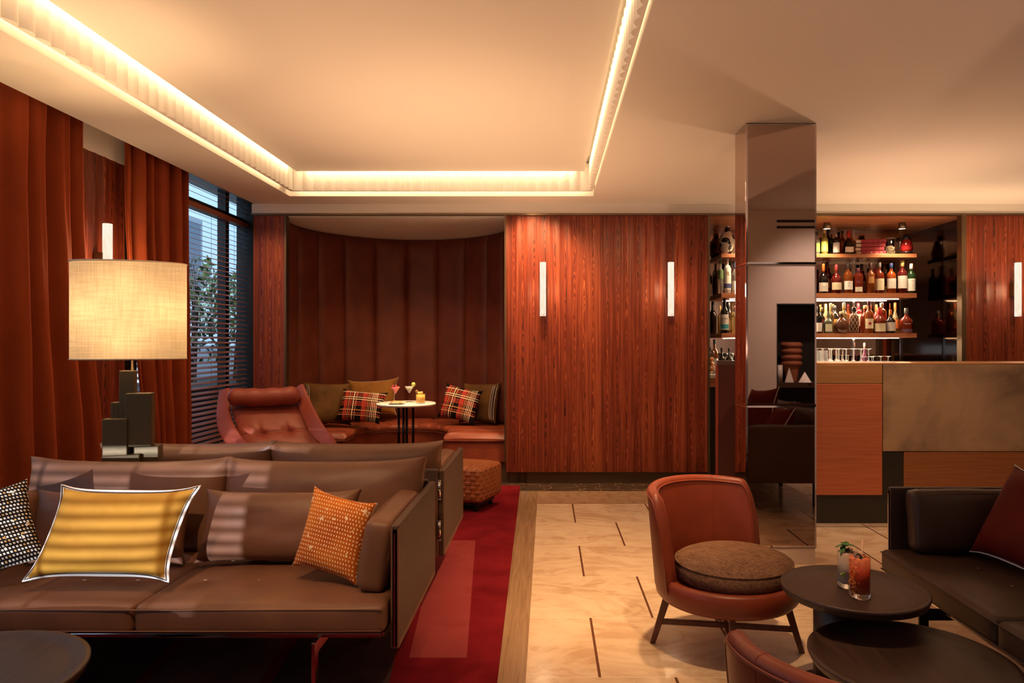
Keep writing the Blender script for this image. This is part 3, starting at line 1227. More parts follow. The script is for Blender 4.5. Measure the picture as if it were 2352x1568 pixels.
# wall behind the camera with a blind-covered window that lets low daylight in
b = MB()
wx0, wx1, wz0, wz1 = -2.38, -1.175, .78, 1.30
b.box(-3.1, wx0, -2.3, -2.2, 0, 3)
b.box(wx1, 1.85, -2.3, -2.2, 0, 3)
b.box(wx0, wx1, -2.3, -2.2, wz1, 3)
b.box(wx0, wx1, -2.3, -2.2, 0, wz0)
struct('wall_front', b, MT['paint'])
bl = thing('venetian_blind', 'wooden blind in the low window behind the viewer', 'blind', (-1.78, -2.16, wz0 - .02))
mb = MB()
for i in range(14):
    M = Matrix.Translation((0, 0, .03 + i * .0495)) @ Matrix.Rotation(math.radians(14), 4, 'X')
    mb.box(-.64, .64, -.025, .025, -.0016, .0016, M)
obj('slat_set', mb, MT['slat'], bl)
mb = MB()
mb.box(-.64, .64, -.03, .03, .66, .69)
obj('head_rail', mb, MT['slat'], bl)
for x in (-.38, .03, .44):
    obj('ladder_tape', MB().box(x - .009, x + .009, .026, .03, 0, .66), MT['slat'], bl)

# ------------------------------------------------------- mirrored column
cl = thing('mirrored_column', 'square floor-to-ceiling column clad in smoked bevelled mirror', 'column', (1.397, 4.2785, 0))
cx0, cx1, cy0, cy1 = 1.186 - 1.397, 1.607 - 1.397, 4.158 - 4.2785, 4.399 - 4.2785
tiers = [(.104, .950), (.953, 1.793), (1.796, 2.632)]
for z0, z1 in tiers:
    bv = .011
    mb = MB()
    # front sheet with a bevelled border
    def sheet(a0, a1, plane, sign, ax):
        o3 = []
        for (a, z, d) in ((a0, z0, 0), (a1, z0, 0), (a1, z1, 0), (a0, z1, 0), (a0 + bv, z0 + bv, .0013), (a1 - bv, z0 + bv, .0013), (a1 - bv, z1 - bv, .0013), (a0 + bv, z1 - bv, .0013)):
            q = plane + sign * d
            o3.append((a, q, z) if ax == 'y' else (q, a, z))
        return o3
    fs = [(4, 5, 6, 7)]
    bs = [(0, 1, 5, 4), (1, 2, 6, 5), (2, 3, 7, 6), (3, 0, 4, 7)]
    for a0, a1, pl, sg, ax in ((cx0, cx1, cy0, -1, 'y'), (cx0, cx1, cy1, 1, 'y'), (cy0, cy1, cx0, -1, 'x'), (cy0, cy1, cx1, 1, 'x')):
        vs = sheet(a0, a1, pl, sg, ax)
        mb.add(vs, fs, None, 0)
        mb.add(vs, bs, None, 1)
    obj('mirror_panel', mb, [MT['mirror'], MT['mirror_edge']], cl)
mb = MB()
mb.box(cx0 + .003, cx1 - .003, cy0 + .003, cy1 - .003, .1, 2.636)
obj('core', mb, MT['black_m'], cl)
mb = MB()
mb.box(cx0 + .012, cx1 - .006, cy0 + .006, cy1 - .006, 0, .104)
obj('plinth', mb, MT['ltstone'], cl)
# ------------------------------------------------------------- bar counter
BX, BY = 1.75, 5.01
br = thing('bar_counter', 'tall bar counter faced with copper, brass and aged bronze sheets', 'bar', (BX, BY, 0))


def panel(name, x0, x1, z0, z1, mat, y0=0.0, y1=.03, parent=br, bev=.0015):
    mb = MB()
    mb.box(x0 - BX, x1 - BX, y0, y1, z0, z1)
    return obj(name, mb, mat, parent, bevel=bev)


obj('countertop', MB().box(0, 5.2 - BX, -.004, .50, 1.172, 1.183), MT['brass'], br, bevel=.002)
panel('brass_panel', BX, 2.409, 1.036, 1.171, MT['brass'], -.002)
panel('copper_panel', BX, 2.409, .234, 1.032, MT['copper'], -.002)
panel('aged_panel', 2.412, 5.2, .549, 1.171, MT['aged'], -.006)
panel('dark_panel', 2.412, 2.560, .234, .546, MT['blackgloss'], -.001)
panel('bronze_panel', 2.563, 5.2, .20, .546, MT['brown_metal'], -.001)
panel('base', BX, 5.2, .028, .232, MT['blackgloss'], .012)
panel('kick_strip', BX, 5.2, .002, .028, MT['steel'], .010)
obj('carcass', MB().box(0, 5.2 - BX, .03, .48, .03, 1.17), MT['black_m'], br)
g = thing('bar_gate', 'dark red upright panel with a brown cap at the open end of the bar', 'panel', (1.40, 5.70, 0))
obj('panel', MB().box(0, .26, 0, .05, .0, 1.148), plain('oxblood_lacquer', (.085, .018, .012), .4), g, bevel=.002)
obj('cap', MB().box(-.003, .263, -.003, .053, 1.148, 1.183), plain('gate_cap', (.11, .062, .045), .45), g, bevel=.002)
obj('edge_strip', MB().box(-.012, -.001, 0, .05, 0, 1.148), plain('gate_edge', (.32, .06, .035), .4), g)

# -------------------------------------------------------------- bar niche
NYB = 7.40
b = MB()
b.box(1.52, 4.0, 6.60, NYB + .1, 2.530, 2.56)
struct('ceiling_niche', b, MT['niche_wood'])
b = MB()
b.box(1.51, 4.0, NYB, NYB + .02, 1.0, 2.530)
struct('wall_niche_mirror', b, MT['mirror'])
b = MB()
b.box(3.985, 3.996, 6.62, NYB, 0, 2.530)
struct('wall_niche_side', b, MT['mirror_dk'])
b = MB()
b.box(1.507, 1.512, 6.62, NYB, 0, 2.530)
struct('wall_niche_left', b, MT['mirror_dk'])
for i, x in enumerate((3.25, 3.76)):
    b = MB()
    b.box(x - .012, x + .012, NYB - .012, NYB, 1.02, 2.53)
    struct('trim_%d' % (11 + i), b, MT['steel'])
bc = thing('back_counter', 'white stone back counter with dark cupboards below the bottle shelves', 'counter', (1.53, 6.80, 0))
obj('worktop', MB().box(0, 2.44, 0, .58, .985, 1.02), MT['marble'], bc, bevel=.003)
obj('body', MB().box(.02, 2.42, .04, .58, .0, .985), MT['blackgloss'], bc)
obj('wood_edge', MB().box(.0, 2.44, .01, .05, .90, .985), MT['shelf_wood'], bc)

SX0, SX1, SY0, SY1 = 1.775, 3.767, 7.10, 7.392
shelf_z = {'top': (2.2025, 2.2400), 'middle': (1.7915, 1.8386), 'lowest': (1.386, 1.430)}
for nm, (z0, z1) in shelf_z.items():
    sh = thing('bottle_shelf', '%s of the three lit wooden bottle shelves behind the bar' % nm, 'shelf', (SX0, SY0, z0))
    obj('board', MB().box(0, SX1 - SX0, 0, SY1 - SY0, 0, z1 - z0), MT['shelf_wood'], sh, bevel=.002)
    if nm != 'top':
        obj('light_strip', MB().box(.13, SX1 - SX0 - .10, .165, .177, -.006, -.0005), MT['led'], sh)
for x in (2.04, 2.79, 3.54):
    where = {2.04: 'above the cow-patterned vase', 2.79: 'above the yellow and green bottles', 3.54: 'above the red lantern'}[x]
    d = thing('downlight', 'small bronze cone downlight in the wooden bar ceiling ' + where, 'spotlight', (x, 6.95, 2.53))
    obj('housing', MB().lathe([(.030, 0), (.031, -.006), (.043, -.064), (.040, -.064), (.036, -.058)], 24, caps=False), MT['bronze'], d)
    obj('lens', MB().lathe([(.0001, -.058), (.0385, -.058)], 24), MT['bulb'], d)

# ------------------------------------------------------------------ bottles
GL = {}


def gl(key):
    spec = {
        'amber': ((.36, .085, .014), .5), 'red_amber': ((.24, .030, .011), .4), 'deep_red': ((.16, .015, .012), .35), 'black': ((.010, .007, .006), .05),
        'clear': ((.90, .88, .82), .85), 'yellow': ((.72, .58, .10), .7), 'green': ((.030, .075, .022), .3), 'orange': ((.62, .13, .022), .5),
        'grey_green': ((.10, .10, .065), .1), 'brown': ((.12, .042, .016), .3), 'straw': ((.80, .62, .26), .75), 'purple': ((.10, .025, .05), .2),
        'red': ((.42, .020, .022), .4), 'frost': ((.85, .85, .82), .3)}[key]
    if key not in GL:
        GL[key] = glassy('glass_' + key, spec[0], .03, 1.46, spec[1])
    return GL[key]


PL = {}


def pl(c, rough=.5, metal=0.0):
    k = (tuple(round(x, 3) for x in c), rough, metal)
    if k not in PL:
        PL[k] = plain('label_paint', c, rough, metal)
    return PL[k]


GOLD, CREAM, WHITE, REDC, ORANGE, BLACK, NAVY, GREENC = (.62, .40, .14), (.78, .68, .46), (.84, .80, .74), (.52, .030, .030), (.72, .17, .035), (.012, .010, .010), (.04, .06, .17), (.05, .13, .035)
INK = pl((.10, .07, .05))


def profile(kind, h, r):
    if kind == 'whisky':
        q = [(.0, .0), (.92, 0), (1, .015), (1, .56), (.97, .62), (.80, .68), (.46, .735), (.34, .78), (.32, .93), (.33, 1)]
    elif kind == 'square':
        q = [(.0, .0), (.95, 0), (1, .012), (1, .60), (.96, .655), (.74, .70), (.38, .74), (.32, .78), (.31, .93), (.33, 1)]
    elif kind == 'wine':
        q = [(.0, 0), (.95, 0), (1, .012), (1, .58), (.95, .63), (.66, .70), (.40, .76), (.34, .82), (.33, 1)]
    elif kind == 'round':
        q = [(.0, 0), (.40, 0), (.62, .02), (.9, .12), (1, .28), (.97, .42), (.80, .56), (.50, .66), (.28, .71), (.25, .78), (.24, .94), (.25, 1)]
    elif kind == 'squat':
        q = [(.0, 0), (.9, 0), (1, .02), (1, .45), (.94, .55), (.66, .63), (.36, .69), (.28, .76), (.27, 1)]
    elif kind == 'cone':
        q = [(.0, 0), (.92, 0), (1, .02), (.98, .20), (.86, .42), (.58, .58), (.34, .68), (.28, .76), (.27, 1)]
    elif kind == 'shoulder':
        q = [(.0, 0), (.94, 0), (1, .015), (1, .66), (.96, .73), (.80, .785), (.5, .82), (.32, .84), (.30, .92), (.31, 1)]
    elif kind == 'flask':
        q = [(.0, 0), (.80, 0), (.86, .015), (1, .30), (1, .56), (.9, .68), (.6, .76), (.38, .80), (.36, .94), (.37, 1)]
    else:
        q = [(.0, 0), (.95, 0), (1, .01), (1, .70), (.92, .76), (.5, .82), (.36, .86), (.35, 1)]
    return [(a * r, z * h) for a, z in q]


def bottle(label, px, top, w, D, zs, kind, glass, cap, lab=None, group=None, capf=.16, nlong=24, txt=None, cat='bottle'):
    """bottle whose axis is at the measured px, standing on a shelf at zs; lab = (colour, z0, z1, half angle)"""
    if 7.29 < D < 7.32:
        ROWS[0] += 1
        D = 7.354 if ROWS[0] % 2 else 7.262
    X = (px - CX) * D / F
    h = CH - (top - CY) * D / F - zs
    r = w * D / F / 2
    t = thing('liquor_bottle', label, cat, (X, D, zs + .0006), math.atan2(-X, D) * .5, group)
    sq = kind in ('square',)
    n = nlong
    pr = profile(kind, h, r)
    obj('glass_body', MB().lathe(pr, n), gl(glass), t)
    nr = pr[-1][0]
    mb = MB()
    mb.lathe([(nr * 1.12, h * (1 - capf)), (nr * 1.18, h * (1 - capf) + .001), (nr * 1.18, h + .004), (nr * .9, h + .008), (.0001, h + .008)], 16)
    obj('cap', mb, pl(cap, .4), t)
    if lab:
        c, z0, z1, ha = lab
        rr = r * 1.012
        mb = MB()
        mb.grid(lambda u, v: Vector((rr * math.sin(-ha + 2 * ha * u), -rr * math.cos(-ha + 2 * ha * u), h * (z0 + (z1 - z0) * v))), 12, 1)
        l = obj('paper_label', mb, pl(c, .6), t)
        if txt:
            for s, fz, size, mat in txt:
                text('lettering', s, size, mat, l, (0, -rr - .0012, h * fz), depth=.0002)
    return t


zt_, zm_, zl_, zc_ = 2.2400, 1.8386, 1.430, 1.02
FR, BK = 7.147, 7.31
ROWS = [0]
top, mid, low = 'bottles on the top bar shelf', 'bottles on the middle bar shelf', 'bottles on the lowest bar shelf'
RED_INK, GREY_INK = pl(REDC), pl((.30, .26, .22))
# top shelf
bottle('clear bottle with a bright green label, first beside the column on the top bar shelf', 1876, 534, 14, FR, zt_, 'wine', 'clear', BLACK, ((.20, .45, .08), .1, .5, 1.2), top)
bottle('yellow liqueur bottle with a yellow-green label on the top bar shelf', 1893.5, 527, 15.5, FR, zt_, 'wine', 'yellow', GOLD, ((.60, .58, .12), .1, .52, 1.2), top)
bottle('black bottle behind the yellow liqueur on the top bar shelf', 1902, 528, 14, BK, zt_, 'wine', 'black', BLACK, None, top)
bottle('slim dark bottle left of the white-labelled gin on the top bar shelf', 1909.5, 539, 14, BK, zt_, 'shoulder', 'black', (.10, .03, .02), None, top)
bottle('black gin bottle with a big off-white label and cork on the top bar shelf', 1920.5, 539, 15, FR, zt_, 'shoulder', 'black', (.45, .30, .20), ((.68, .62, .58), .08, .58, 1.25), top, .12)
bottle('orange aperitif bottle with a black cap on the top bar shelf', 1934.5, 532, 16, BK - .01, zt_, 'whisky', 'orange', BLACK, ((.60, .12, .03), .12, .5, 1.0), top, .07)
bottle('broad dark orange-liqueur bottle with a red neck band on the top bar shelf', 1949, 532, 26, FR, zt_, 'cone', 'black', (.45, .030, .028), ((.78, .62, .48), .07, .30, .75), top, .42)
bottle('orange aperitif bottle mostly hidden behind the red-necked liqueur', 1953, 531, 16, BK, zt_, 'whisky', 'orange', (.6, .08, .03), None, top, .07)
# middle shelf
bottle('dark bottle with orange cap, white label and round orange seal on the middle shelf', 1891, 607, 21, FR, zm_, 'squat', 'black', ORANGE, (WHITE, .06, .36, 1.2), mid, .24, txt=[('COGNAC', .22, .010, GREY_INK)])
bottle('red-brown bottle with pink label behind the orange-capped one on the middle shelf', 1900, 603, 19, BK, zm_, 'whisky', 'deep_red', (.10, .03, .03), ((.62, .36, .30), .2, .48, 1.2), mid, .2)
bottle('squat cognac bottle with a cream bordered label on the middle shelf', 1921, 609.5, 23, FR, zm_, 'squat', 'deep_red', (.34, .04, .05), (CREAM, .12, .38, 1.1), mid, .2, txt=[('V.S', .25, .014, INK)])
bottle('gold-capsuled bottle behind the squat cognac on the middle shelf', 1917, 614, 16, BK, zm_, 'wine', 'deep_red', GOLD, None, mid, .25)
bottle('amber single-malt bottle with white label and dark capsule on the middle shelf', 1948, 604.5, 20, FR, zm_, 'whisky', 'amber', (.05, .03, .03), (WHITE, .12, .40, 1.1), mid, .2, txt=[('Glenfiddich', .34, .0085, INK), ('12', .24, .014, INK)])
bottle('round-shouldered ruby bottle with a small low white label on the middle shelf', 1971, 617, 21, FR, zm_, 'shoulder', 'red_amber', (.14, .03, .05), ((.70, .62, .50), .06, .25, .8), mid, .16)
bottle('black-capped red bottle peeping behind the ruby one on the middle shelf', 1979, 608, 17, BK, zm_, 'whisky', 'red_amber', BLACK, ((.55, .25, .18), .1, .45, 1.2), mid, .16)
bottle('clear amber decanter-like bottle with brown stopper and square gold badge on the middle shelf', 1999.5, 606, 20, FR, zm_, 'whisky', 'amber', (.08, .025, .02), ((.42, .20, .07), .34, .56, .6), mid, .2)
bottle('red-capped bottle half hidden behind the brown-stoppered one on the middle shelf', 2009.5, 617, 16, BK, zm_, 'wine', 'brown', (.48, .03, .03), None, mid, .24)
bottle('whisky bottle with a plain large cream label and grey cap on the middle shelf', 2020, 604, 20, FR, zm_, 'whisky', 'red_amber', (.18, .16, .16), (CREAM, .10, .48, 1.25), mid, .15, txt=[('HIGHLAND', .38, .0075, GREY_INK)])
bottle('dark bottle with a brown capsule behind the plain cream label on the middle shelf', 2031, 613, 15, BK, zm_, 'wine', 'brown', (.16, .09, .04), (CREAM, .06, .3, .5), mid, .24)
bottle('whisky bottle with slanting white label and navy-red cap on the middle shelf', 2047, 606, 20.5, FR, zm_, 'whisky', 'orange', NAVY, (WHITE, .16, .50, 1.2), mid, .16, txt=[('MALT', .36, .009, GREY_INK)])
bottle('tall dark-red malt bottle with gold capsule and white label on the middle shelf', 2072.5, 600, 21.5, FR, zm_, 'whisky', 'deep_red', GOLD, (WHITE, .15, .54, 1.2), mid, .17, txt=[('MACALLAN', .42, .007, GREY_INK), ('12', .33, .010, REDC and RED_INK)])
bottle('green malt bottle with white cap and label, end of the middle shelf', 2093, 607, 19, FR, zm_, 'wine', 'green', WHITE, (WHITE, .08, .50, 1.25), mid, .16, txt=[('LAPHROAIG', .42, .0075, INK), ('10', .26, .012, INK)])
# lowest shelf
bottle('dark bottle with white label, first beside the column on the lowest shelf', 1880, 705, 16, FR, zl_, 'wine', 'black', BLACK, (WHITE, .06, .4, 1.2), low, .2)
bottle('black bottle with a small round red badge on the lowest shelf', 1887, 708, 15, BK, zl_, 'whisky', 'black', (.3, .2, .03), ((.38, .03, .04), .38, .56, .5), low, .12)
bottle('gold-capped pale bottle behind the grey rum bottle on the lowest shelf', 1896.5, 699.7, 14, BK, zl_, 'wine', 'straw', GOLD, ((.7, .2, .08), .3, .6, 1), low, .3)
bottle('gold-capped amber bottle left of the yellow-disc bottle on the lowest shelf', 1908, 698, 15, BK, zl_, 'wine', 'straw', GOLD, None, low, .3)
bottle('squat grey-green rum bottle with a cream portrait label on the lowest shelf', 1902, 717, 21.5, FR, zl_, 'squat', 'grey_green', (.17, .19, .12), ((.66, .64, .44), .08, .44, .75), low, .26)
bottle('dark bottle with a round yellow disc label on the lowest shelf', 1916.5, 703, 19, BK - .01, zl_, 'flask', 'black', BLACK, ((.52, .28, .05), .12, .52, .95), low, .14)
bottle('globe-shaped cognac decanter with a pale collar on the lowest shelf', 1932.5, 717, 33, FR, zl_, 'round', 'brown', (.78, .62, .40), None, low, .10, 32)
bottle('cork-stoppered bottle behind the globe decanter on the lowest shelf', 1938, 697, 16, BK, zl_, 'wine', 'straw', (.62, .36, .15), None, low, .2)
nb = bottle('rum bottle covered in a pale diamond net on the lowest shelf', 1961.5, 707.6, 21, FR, zl_, 'flask', 'brown', BLACK, None, low, .13)
rr = 21 * FR / F / 2
hh = CH - (707.6 - CY) * FR / F - zl_
mb = MB()
pr = profile('flask', hh, rr)


def rad_at(z):
    for (r0, z0), (r1, z1) in zip(pr[1:-1], pr[2:]):
        if z0 <= z <= z1 and z1 > z0:
            return r0 + (r1 - r0) * (z - z0) / (z1 - z0)
    return pr[-1][0]


for k in range(8):
    for s in (-1, 1):
        pts = []
        for i in range(15):
            z = .01 + (hh * .78 - .01) * i / 14
            a = 2 * PI * k / 8 + s * 2.4 * i / 14
            q = rad_at(z) + .001
            pts.append((q * math.cos(a), q * math.sin(a), z))
        mb.tube(pts, .0013, 4)
obj('net', mb, pl((.72, .55, .40)), nb)
bottle('tall bourbon bottle with dark-red wax neck behind the netted bottle on the lowest shelf', 1971, 697.5, 16.5, BK, zl_, 'shoulder', 'deep_red', (.22, .012, .02), ((.66, .50, .36), .25, .65, 1.1), low, .24)
bottle('dark bottle with a gold ball stopper on the lowest shelf', 1987, 703, 21, BK, zl_, 'whisky', 'red_amber', GOLD, None, low, .1)
fb = bottle('bourbon bottle with a red rose on its cream label on the lowest shelf', 1996, 693, 19, FR, zl_, 'whisky', 'amber', (.16, .02, .03), (CREAM, .15, .46, 1.1), low, .12, txt=[('Bourbon', .43, .010, INK)])
rr = 19 * FR / F / 2 * 1.012 + .0014
hh = CH - (693 - CY) * FR / F - zl_
mb = MB()
for k in range(6):
    a = 2 * PI * k / 6
    M = Matrix.Translation((.008 * math.cos(a), -rr, hh * .31 + .008 * math.sin(a))) @ Matrix.Rotation(PI / 2, 4, 'X')
    mb.cyl(0, 0, 0, .0004, .0075, 10, M)
obj('rose_print', mb, RED_INK, fb)
bottle('square-shouldered bourbon bottle with dripping red wax and cream label on the lowest shelf', 2020, 707.6, 26.5, FR, zl_, 'squat', 'red_amber', (.62, .022, .026), (CREAM, .07, .39, 1.1), low, .34, txt=[("Maker's", .33, .0135, INK), ('Mark', .25, .0135, INK), ('WHISKY', .16, .0065, GREY_INK)])
bottle('orange-capped bottle behind the wax-sealed bourbon on the lowest shelf', 2012.5, 701, 15, BK, zl_, 'whisky', 'red_amber', (.62, .12, .03), None, low, .2)
bottle('tall bottle with a slanting red label behind the wax-sealed bourbon on the lowest shelf', 2025, 697, 21, BK, zl_, 'shoulder', 'amber', (.35, .22, .18), ((.42, .03, .03), .35, .62, 1.0), low, .14)
bottle('dark rounded bottle with an orange cap and grey-white label on the lowest shelf', 2045.5, 713, 21, FR, zl_, 'squat', 'black', (.66, .22, .05), ((.62, .56, .52), .1, .48, 1.2), low, .2, txt=[('MONT', .4, .008, GREY_INK)])
bottle('tall clear bottle with flared orange cap and orange label on the lowest shelf', 2056, 696.5, 19, BK, zl_, 'cone', 'straw', (.78, .16, .035), ((.76, .22, .05), .16, .46, 1.0), low, .2)
bottle('square bourbon bottle with white script and a grey cap, end of the lowest shelf', 2081.5, 709, 27, FR, zl_, 'squat', 'red_amber', (.20, .19, .19), ((.10, .05, .10), .06, .17, .9), low, .2, txt=[('WOODFORD', .38, .009, pl(WHITE))])
# left end of the shelves, seen between the panel and the column
bottle('clear vodka bottle with a green picture band at the left end of the middle shelf', 1655, 596, 13.5, FR, zm_, 'whisky', 'clear', GREENC, ((.12, .20, .07), .42, .68, 1.2), mid, .12)
lb = bottle('frosted white bottle lettered R with a blue lower band on the middle shelf', 1671, 595, 16, FR, zm_, 'shoulder', 'frost', (.72, .62, .52), (WHITE, .10, .72, 1.3), mid, .16, txt=[('R', .56, .062, pl((.42, .24, .08)))])
hh = CH - (595 - CY) * FR / F - zm_
mb = MB()
rr = 16 * FR / F / 2 * 1.03
mb.grid(lambda u, v: Vector((rr * math.sin(-1.2 + 2.4 * u), -rr * math.cos(-1.2 + 2.4 * u), hh * (.15 + .13 * v))), 12, 1)
obj('blue_band', mb, pl((.10, .11, .28)), lb)
bottle('clear bottle with a long green capsule behind the R bottle on the middle shelf', 1677, 600, 14, BK, zm_, 'wine', 'clear', GREENC, None, mid, .3)
bottle('clear bottle with navy capsule against the column on the middle shelf', 1687, 603, 14, FR, zm_, 'whisky', 'clear', NAVY, ((.7, .66, .56), .1, .4, 1.1), mid, .2)
bottle('black pastis bottle with a white and turquoise label on the lowest shelf', 1664, 687, 19, FR, zl_, 'wine', 'black', BLACK, (WHITE, .10, .55, 1.2), low, .3, txt=[('PASTIS', .42, .0215, pl((.03, .02, .03)))])
pb = bpy.data.objects[[o.name for o in bpy.data.objects if o.name.startswith('paper_label')][-1]]
hh = CH - (687 - CY) * FR / F - zl_
rr = 19 * FR / F / 2 * 1.03
mb = MB()
mb.grid(lambda u, v: Vector((rr * math.sin(-1.2 + 2.4 * u), -rr * math.cos(-1.2 + 2.4 * u), hh * (.13 + .13 * v))), 12, 1)
obj('turquoise_band', mb, pl((.05, .34, .40)), pb)
bottle('dark bottle with a beige and red label behind the pastis on the lowest shelf', 1674, 695, 16, BK, zl_, 'wine', 'black', BLACK, ((.70, .48, .34), .1, .5, 1.2), low, .2)
bottle('clear amber bottle with a slim neck against the column on the lowest shelf', 1682, 697, 13, FR, zl_, 'wine', 'straw', (.6, .35, .12), None, low, .12)
bottle('red-topped small dark bottle behind the amber one against the column', 1689, 704, 13, BK, zl_, 'wine', 'brown', (.5, .1, .05), ((.70, .6, .5), .2, .5, 1.0), low, .14)
ctr = 'things on the back counter'
bottle('rum bottle with a red and white label on the back counter', 1641, 781, 17, 7.1, zc_, 'whisky', 'amber', BLACK, (WHITE, .1, .45, 1.2), ctr, .12)
for px, what in ((1657.5, 'nearer the rum bottle'), (1674.5, 'nearer the column')):
    bottle('dark syrup jar with a black lid and white label, ' + what, px, 800, 16.5, 7.0, zc_, 'squat', 'black', BLACK, (WHITE, .12, .52, 1.2), ctr, .12, txt=[('SYRUP', .4, .008, INK)], cat='jar')
for px, what in ((1655, 'left'), (1667, 'middle'), (1679, 'right')):
    t = thing('spice_jar', '%s one of three black-lidded glass jars behind the syrup jars' % what, 'jar', ((px - CX) * 7.25 / F, 7.25, zc_ + .001), group=ctr)
    obj('glass_body', MB().lathe([(.0001, 0), (.024, 0), (.025, .003), (.025, .165)], 18), MT['glass'], t)
    obj('lid', MB().lathe([(.027, .165), (.027, .205), (.0001, .206)], 18), pl(BLACK), t)
j = thing('garnish_jar', 'tall glass jar of dried orange slices at the end of the back counter', 'jar', ((1634 - CX) * 6.95 / F, 6.95, zc_ + .001), group=ctr)
obj('glass_body', MB().lathe([(.0001, 0), (.042, 0), (.044, .004), (.044, .15), (.030, .19), (.026, .23)], 24), MT['glass'], j)
mb = MB()
rnd = random.Random(4)
for k in range(14):
    M = Matrix.Translation((rnd.uniform(-.015, .015), rnd.uniform(-.015, .015), .014 + k * .0105)) @ Euler((rnd.uniform(-.7, .7), rnd.uniform(-.7, .7), 0)).to_matrix().to_4x4()
    mb.lathe([(.0001, 0), (.024, 0), (.024, .003), (.0001, .003)], 14, M)
o = obj('orange_slice_fill', mb, pl((.72, .30, .08)), j)
o['kind'] = 'stuff'
bottle('purple-black bottle with a tan cap standing behind the upturned wine glasses', 1985, 789, 12.5, 7.28, zc_, 'squat', 'purple', (.40, .24, .16), None, ctr, .14)
# cow-pattern vase
v = thing('vase', 'glossy black and white cow-patterned vase at the end of the top bar shelf', 'vase', ((1671 - CX) * FR / F, FR + .02, zt_ + .001))
vase_prof = [(.0001, 0), (.045, 0), (.052, .01), (.066, .06), (.080, .12), (.082, .15), (.066, .19), (.040, .225), (.028, .245), (.027, .285), (.030, .292), (.026, .292), (.022, .25)]
obj('body', MB().lathe(vase_prof, 36), cowhide('cowhide_glaze'), v)
# books
for k in range(4):
    sx = [.288, .275, .283, .292][k]
    t = thing('book', ['bottom', 'second from bottom', 'second from top', 'top'][k] + ' of four red clothbound books lying stacked on the bar shelf', 'book', ((2003 - CX) * 7.2 / F, 7.235, zt_ + .0008 + .0392 * k), -.17 + [.02, -.03, .02, .0][k], 'red books on the top bar shelf')
    x0 = -.165
    obj('page_block', MB().box(x0 + .002, x0 + sx - .004, -.085, .085, .003, .0325), pl((.74, .56, .42), .8), t)
    mb = MB()
    mb.box(x0 + .05, x0 + sx, -.092, .09, .0, .003)
    mb.box(x0 + .05, x0 + sx, -.092, .09, .0325, .0355)
    mb.box(x0 + .05, x0 + sx, -.094, -.090, .0015, .034)
    obj('cover', mb, pl((.34, .022, .035), .6), t)
    mb = MB()
    for q in (.14, .19, .235):
        mb.box(x0 + q, x0 + q + (.016 if k == 0 else .003), -.0948, -.094, .008, .024)
    obj('gilt_band', mb, pl((.48, .24, .12), .5), t)
# clip-top jar with seeds
j = thing('preserving_jar', 'clip-top glass jar of pale seeds between the red books and the lantern', 'jar', ((2044.5 - CX) * FR / F, FR, zt_ + .001))
obj('glass_body', MB().lathe([(.0001, 0), (.047, 0), (.05, .004), (.05, .115), (.040, .135), (.040, .150)], 28), MT['glass'], j)
mb = MB()
rnd = random.Random(9)
for k in range(320):
    a, q, z = rnd.uniform(0, 6.28), .043 * math.sqrt(rnd.random()), .006 + .075 * rnd.random()
    M = Matrix.Translation((q * math.cos(a), q * math.sin(a), z)) @ Euler((rnd.random() * 3, rnd.random() * 3, 0)).to_matrix().to_4x4()
    mb.box(-.0035, .0035, -.002, .002, -.0015, .0015, M)
o = obj('seed_fill', mb, pl((.34, .26, .16)), j)
o['kind'] = 'stuff'
obj('lid', MB().lathe([(.042, .150), (.042, .165), (.03, .170), (.0001, .170)], 28), MT['glass'], j)
mb = MB()
mb.tube([(.043, 0, .14), (.056, 0, .13), (.058, 0, .165), (.0, 0, .174), (-.05, 0, .165), (-.055, 0, .12), (-.045, 0, .14)], .0016, 6)
obj('wire_clip', mb, MT['steel'], j)
# red lantern
l = thing('lantern', 'small red glass storm lantern with black cap near the end of the top shelf', 'lantern', ((2082 - CX) * FR / F, FR, zt_ + .001))
obj('glass_body', MB().lathe([(.043, .022), (.060, .045), (.062, .06), (.052, .12), (.036, .150)], 24, caps=False), gl('red'), l)
obj('base', MB().lathe([(.0001, 0), (.045, 0), (.05, .006), (.060, .02), (.044, .026)], 24), pl(BLACK, .25), l)
obj('cap', MB().lathe([(.036, .146), (.046, .158), (.030, .178), (.034, .196), (.018, .206), (.0001, .208)], 24), pl(BLACK, .25), l)
mb = MB()
for s in (-1, 1):
    mb.tube([(s * .050, 0, .01), (s * .066, 0, .05), (s * .056, 0, .12), (s * .040, 0, .165)], .0028, 6)
obj('guard', mb, pl(BLACK, .25), l)
# upturned glasses and tumblers on the back counter
_m = NT('barware_glass')
_t = _m.n('ShaderNodeBsdfTransparent', {'Color': (.95, .95, .95)})
_g = _m.n('ShaderNodeBsdfGlossy', {'Color': (1, 1, 1), 'Roughness': .22})
_l = _m.n('ShaderNodeLayerWeight', {'Blend': .5})
_d = _m.n('ShaderNodeBsdfDiffuse', {'Color': (.95, .95, .95)})  # white diffuse mixed into the glass to make it look brightly lit
_gd = _m.n('ShaderNodeMixShader', {0: .6, 1: _g.outputs[0], 2: _d.outputs[0]})
_x = _m.n('ShaderNodeMixShader', {0: _m.math('ADD', _m.math('MULTIPLY', _m.math('POWER', _l.outputs[1], 2.0), .65), .27), 1: _t.outputs[0], 2: _gd.outputs[0]})
_m.surface(_x.outputs[0])
GLS = _m.mat


